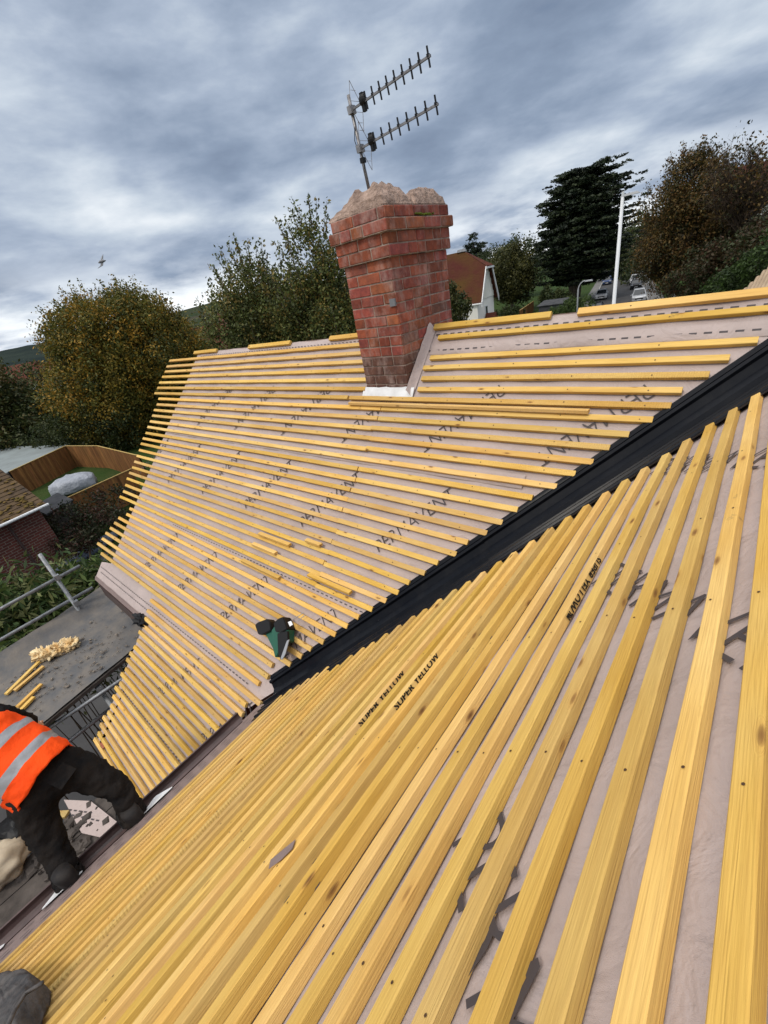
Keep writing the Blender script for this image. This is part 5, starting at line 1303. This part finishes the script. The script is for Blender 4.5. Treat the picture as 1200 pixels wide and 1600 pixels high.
# ------------------------------------------------------------------ cars
def make_car(label, paintm, loc, rot, kind='hatch'):
    t = thing('parked_car', label, 'car', V((0, 0, 0)), 'cars parked along the street'); Lc, Wc = 4.2, 1.76
    hh = {'hatch': 1.48, 'suv': 1.66, 'saloon': 1.42}[kind]
    side = [(-2.1, .32), (-2.1, .70), (-1.95, .88), (-1.1, .98), (1.75, 1.0), (2.02, .92), (2.1, .6), (2.08, .32)]
    rs = []
    for yy, sc_, zz in ((-.5, .93, -.03), (-.47, .985, 0), (-.40, 1, .0), (.40, 1, .0), (.47, .985, 0), (.5, .93, -.03)):
        rs.append([V((yy*Wc, x*sc_, z if z < .5 else z+zz)) for x, z in side])
    mb = MB(); mb.rings(rs); mb.build('body', paintm, t, smooth=False)
    gr = [(-1.15, .97), (-.45, hh-.05), (.9, hh), (1.75, .99)] if kind != 'saloon' else [(-1.15, .97), (-.4, hh-.03), (.6, hh), (1.5, 1.0)]
    rf_ = []
    for yy, iz in ((-.47, 0), (-.40, 1), (.40, 1), (.47, 0)):
        pass
    lo = [V((s1*.46*Wc, x, .97)) for x, s1 in ((-1.2, -1), (-1.2, 1), (1.78, 1), (1.78, -1))]
    hi = [V((s1*.36*Wc, x, z)) for x, z, s1 in ((-.45, hh-.05, -1), (-.45, hh-.05, 1), (1.15, hh-.02, 1), (1.15, hh-.02, -1))]
    gl = MB(); gl.add(lo+hi, [(0, 1, 5, 4)]); gl.build('windscreen', M['glass'], t, fix=False)
    gl = MB(); gl.add(lo+hi, [(2, 3, 7, 6)]); gl.build('rear_window', M['glass'], t, fix=False)
    gl = MB(); gl.add(lo+hi, [(1, 2, 6, 5), (3, 0, 4, 7)]); gl.build('side_windows', M['glass'], t, fix=False)
    mb = MB(); mb.box((0, .35, hh-.02), (.74*Wc, 1.66, .05), taper=.9); 
    for a, b in ((0, 4), (1, 5), (2, 6), (3, 7)): mb.tube([lo[a], hi[b-4]], .045, 5)
    mb.build('roof', paintm, t)
    for sx in (-1, 1):
        for yy in (-1.32, 1.30):
            wt = MB().tube([(sx*.76, yy, .33), (sx*.90, yy, .33)], .33, 18).build('wheel', M['tyre'], t); MB().tube([(sx*.895, yy, .33), (sx*.912, yy, .33)], .20, 12).build('rim', M['steel'], wt)
        MB().box((sx*.66, -2.07, .74), (.34, .10, .15)).build('headlight', M['lamp'], t); MB().box((sx*.99, -.75, 1.0), (.2, .1, .13)).build('wing_mirror', paintm, t)
    MB().box((0, -2.10, .55), (1.0, .05, .16)).build('grille', M['blackpl'], t); MB().box((0, -2.13, .42), (.52, .02, .11)).build('number_plate', M['whitepl'], t)
    t.location = loc; t.rotation_euler = (0, 0, rot); return t
silver = paint('silver_paint', (.42, .43, .45)); black = paint('black_paint', (.02, .02, .024)); white = paint('white_paint', (.72, .72, .73), 0); blue = paint('blue_paint', (.02, .045, .13)); grey = paint('grey_paint', (.14, .145, .155))
rr0 = math.atan(.228)
def cs_(y, side): return V((rx(y)+(-1.15 if side > 0 else -6.5), y, .004))
make_car('silver car parked nearest on the right kerb of the street', silver, cs_(76, 1), rr0, 'suv')
make_car('black hatchback second on the right kerb, in front of the white car', black, cs_(96, 1), rr0)
make_car('white car third on the right kerb, behind the black hatchback', white, cs_(106, 1), rr0, 'suv')
make_car('grey car fourth on the right kerb, alone up the street', grey, cs_(132, 1), rr0)
make_car('farthest dark car on the right kerb under the trees', black, cs_(168, 1), rr0, 'suv')
make_car('silver car parked on the left kerb behind the white column', silver, cs_(85, -1), rr0, 'hatch')
make_car('dark blue car on the left kerb under the cedar', blue, cs_(114, -1), rr0, 'suv')
make_car('farthest silver car on the left kerb past the blue one', silver, cs_(135, -1), rr0, 'hatch')
make_car('black car roof nearest the camera on the left, just over the ridge', black, cs_(67, -1), rr0, 'saloon')

# ------------------------------------------------------------------ gull
gp_ = at(159, 409, 22)
mb = MB(); gx = r2; gz_ = u2
mb.ball(gp_, (.11, .05, .045), 10, 7)
gl_ = thing('gull', 'single gull gliding with bent wings above the orange tree', 'bird', gp_)
bo = MB(); bo.tube([gp_+gx*-.13+gz_*-.05, gp_+gx*-.05, gp_+gx*.07+gz_*.03, gp_+gx*.16+gz_*.05], [.018, .05, .045, .012], 10); bo.build('body', M['feather'], gl_, smooth=True)
for s1, tip in ((1, gx*.05+gz_*.30), (-1, gx*-.16+gz_*-.26)):
    wg = MB(); md2 = gp_+tip*.5+gx*(-.05)*s1+fw*.02; e = gp_+tip
    wg.prism([gp_+gx*-.05, gp_+gx*.06, md2+gx*.06, e, md2+gx*-.03], fw*.012); wg.build('wing', M['feather'] if s1 < 0 else M['conc'], gl_)
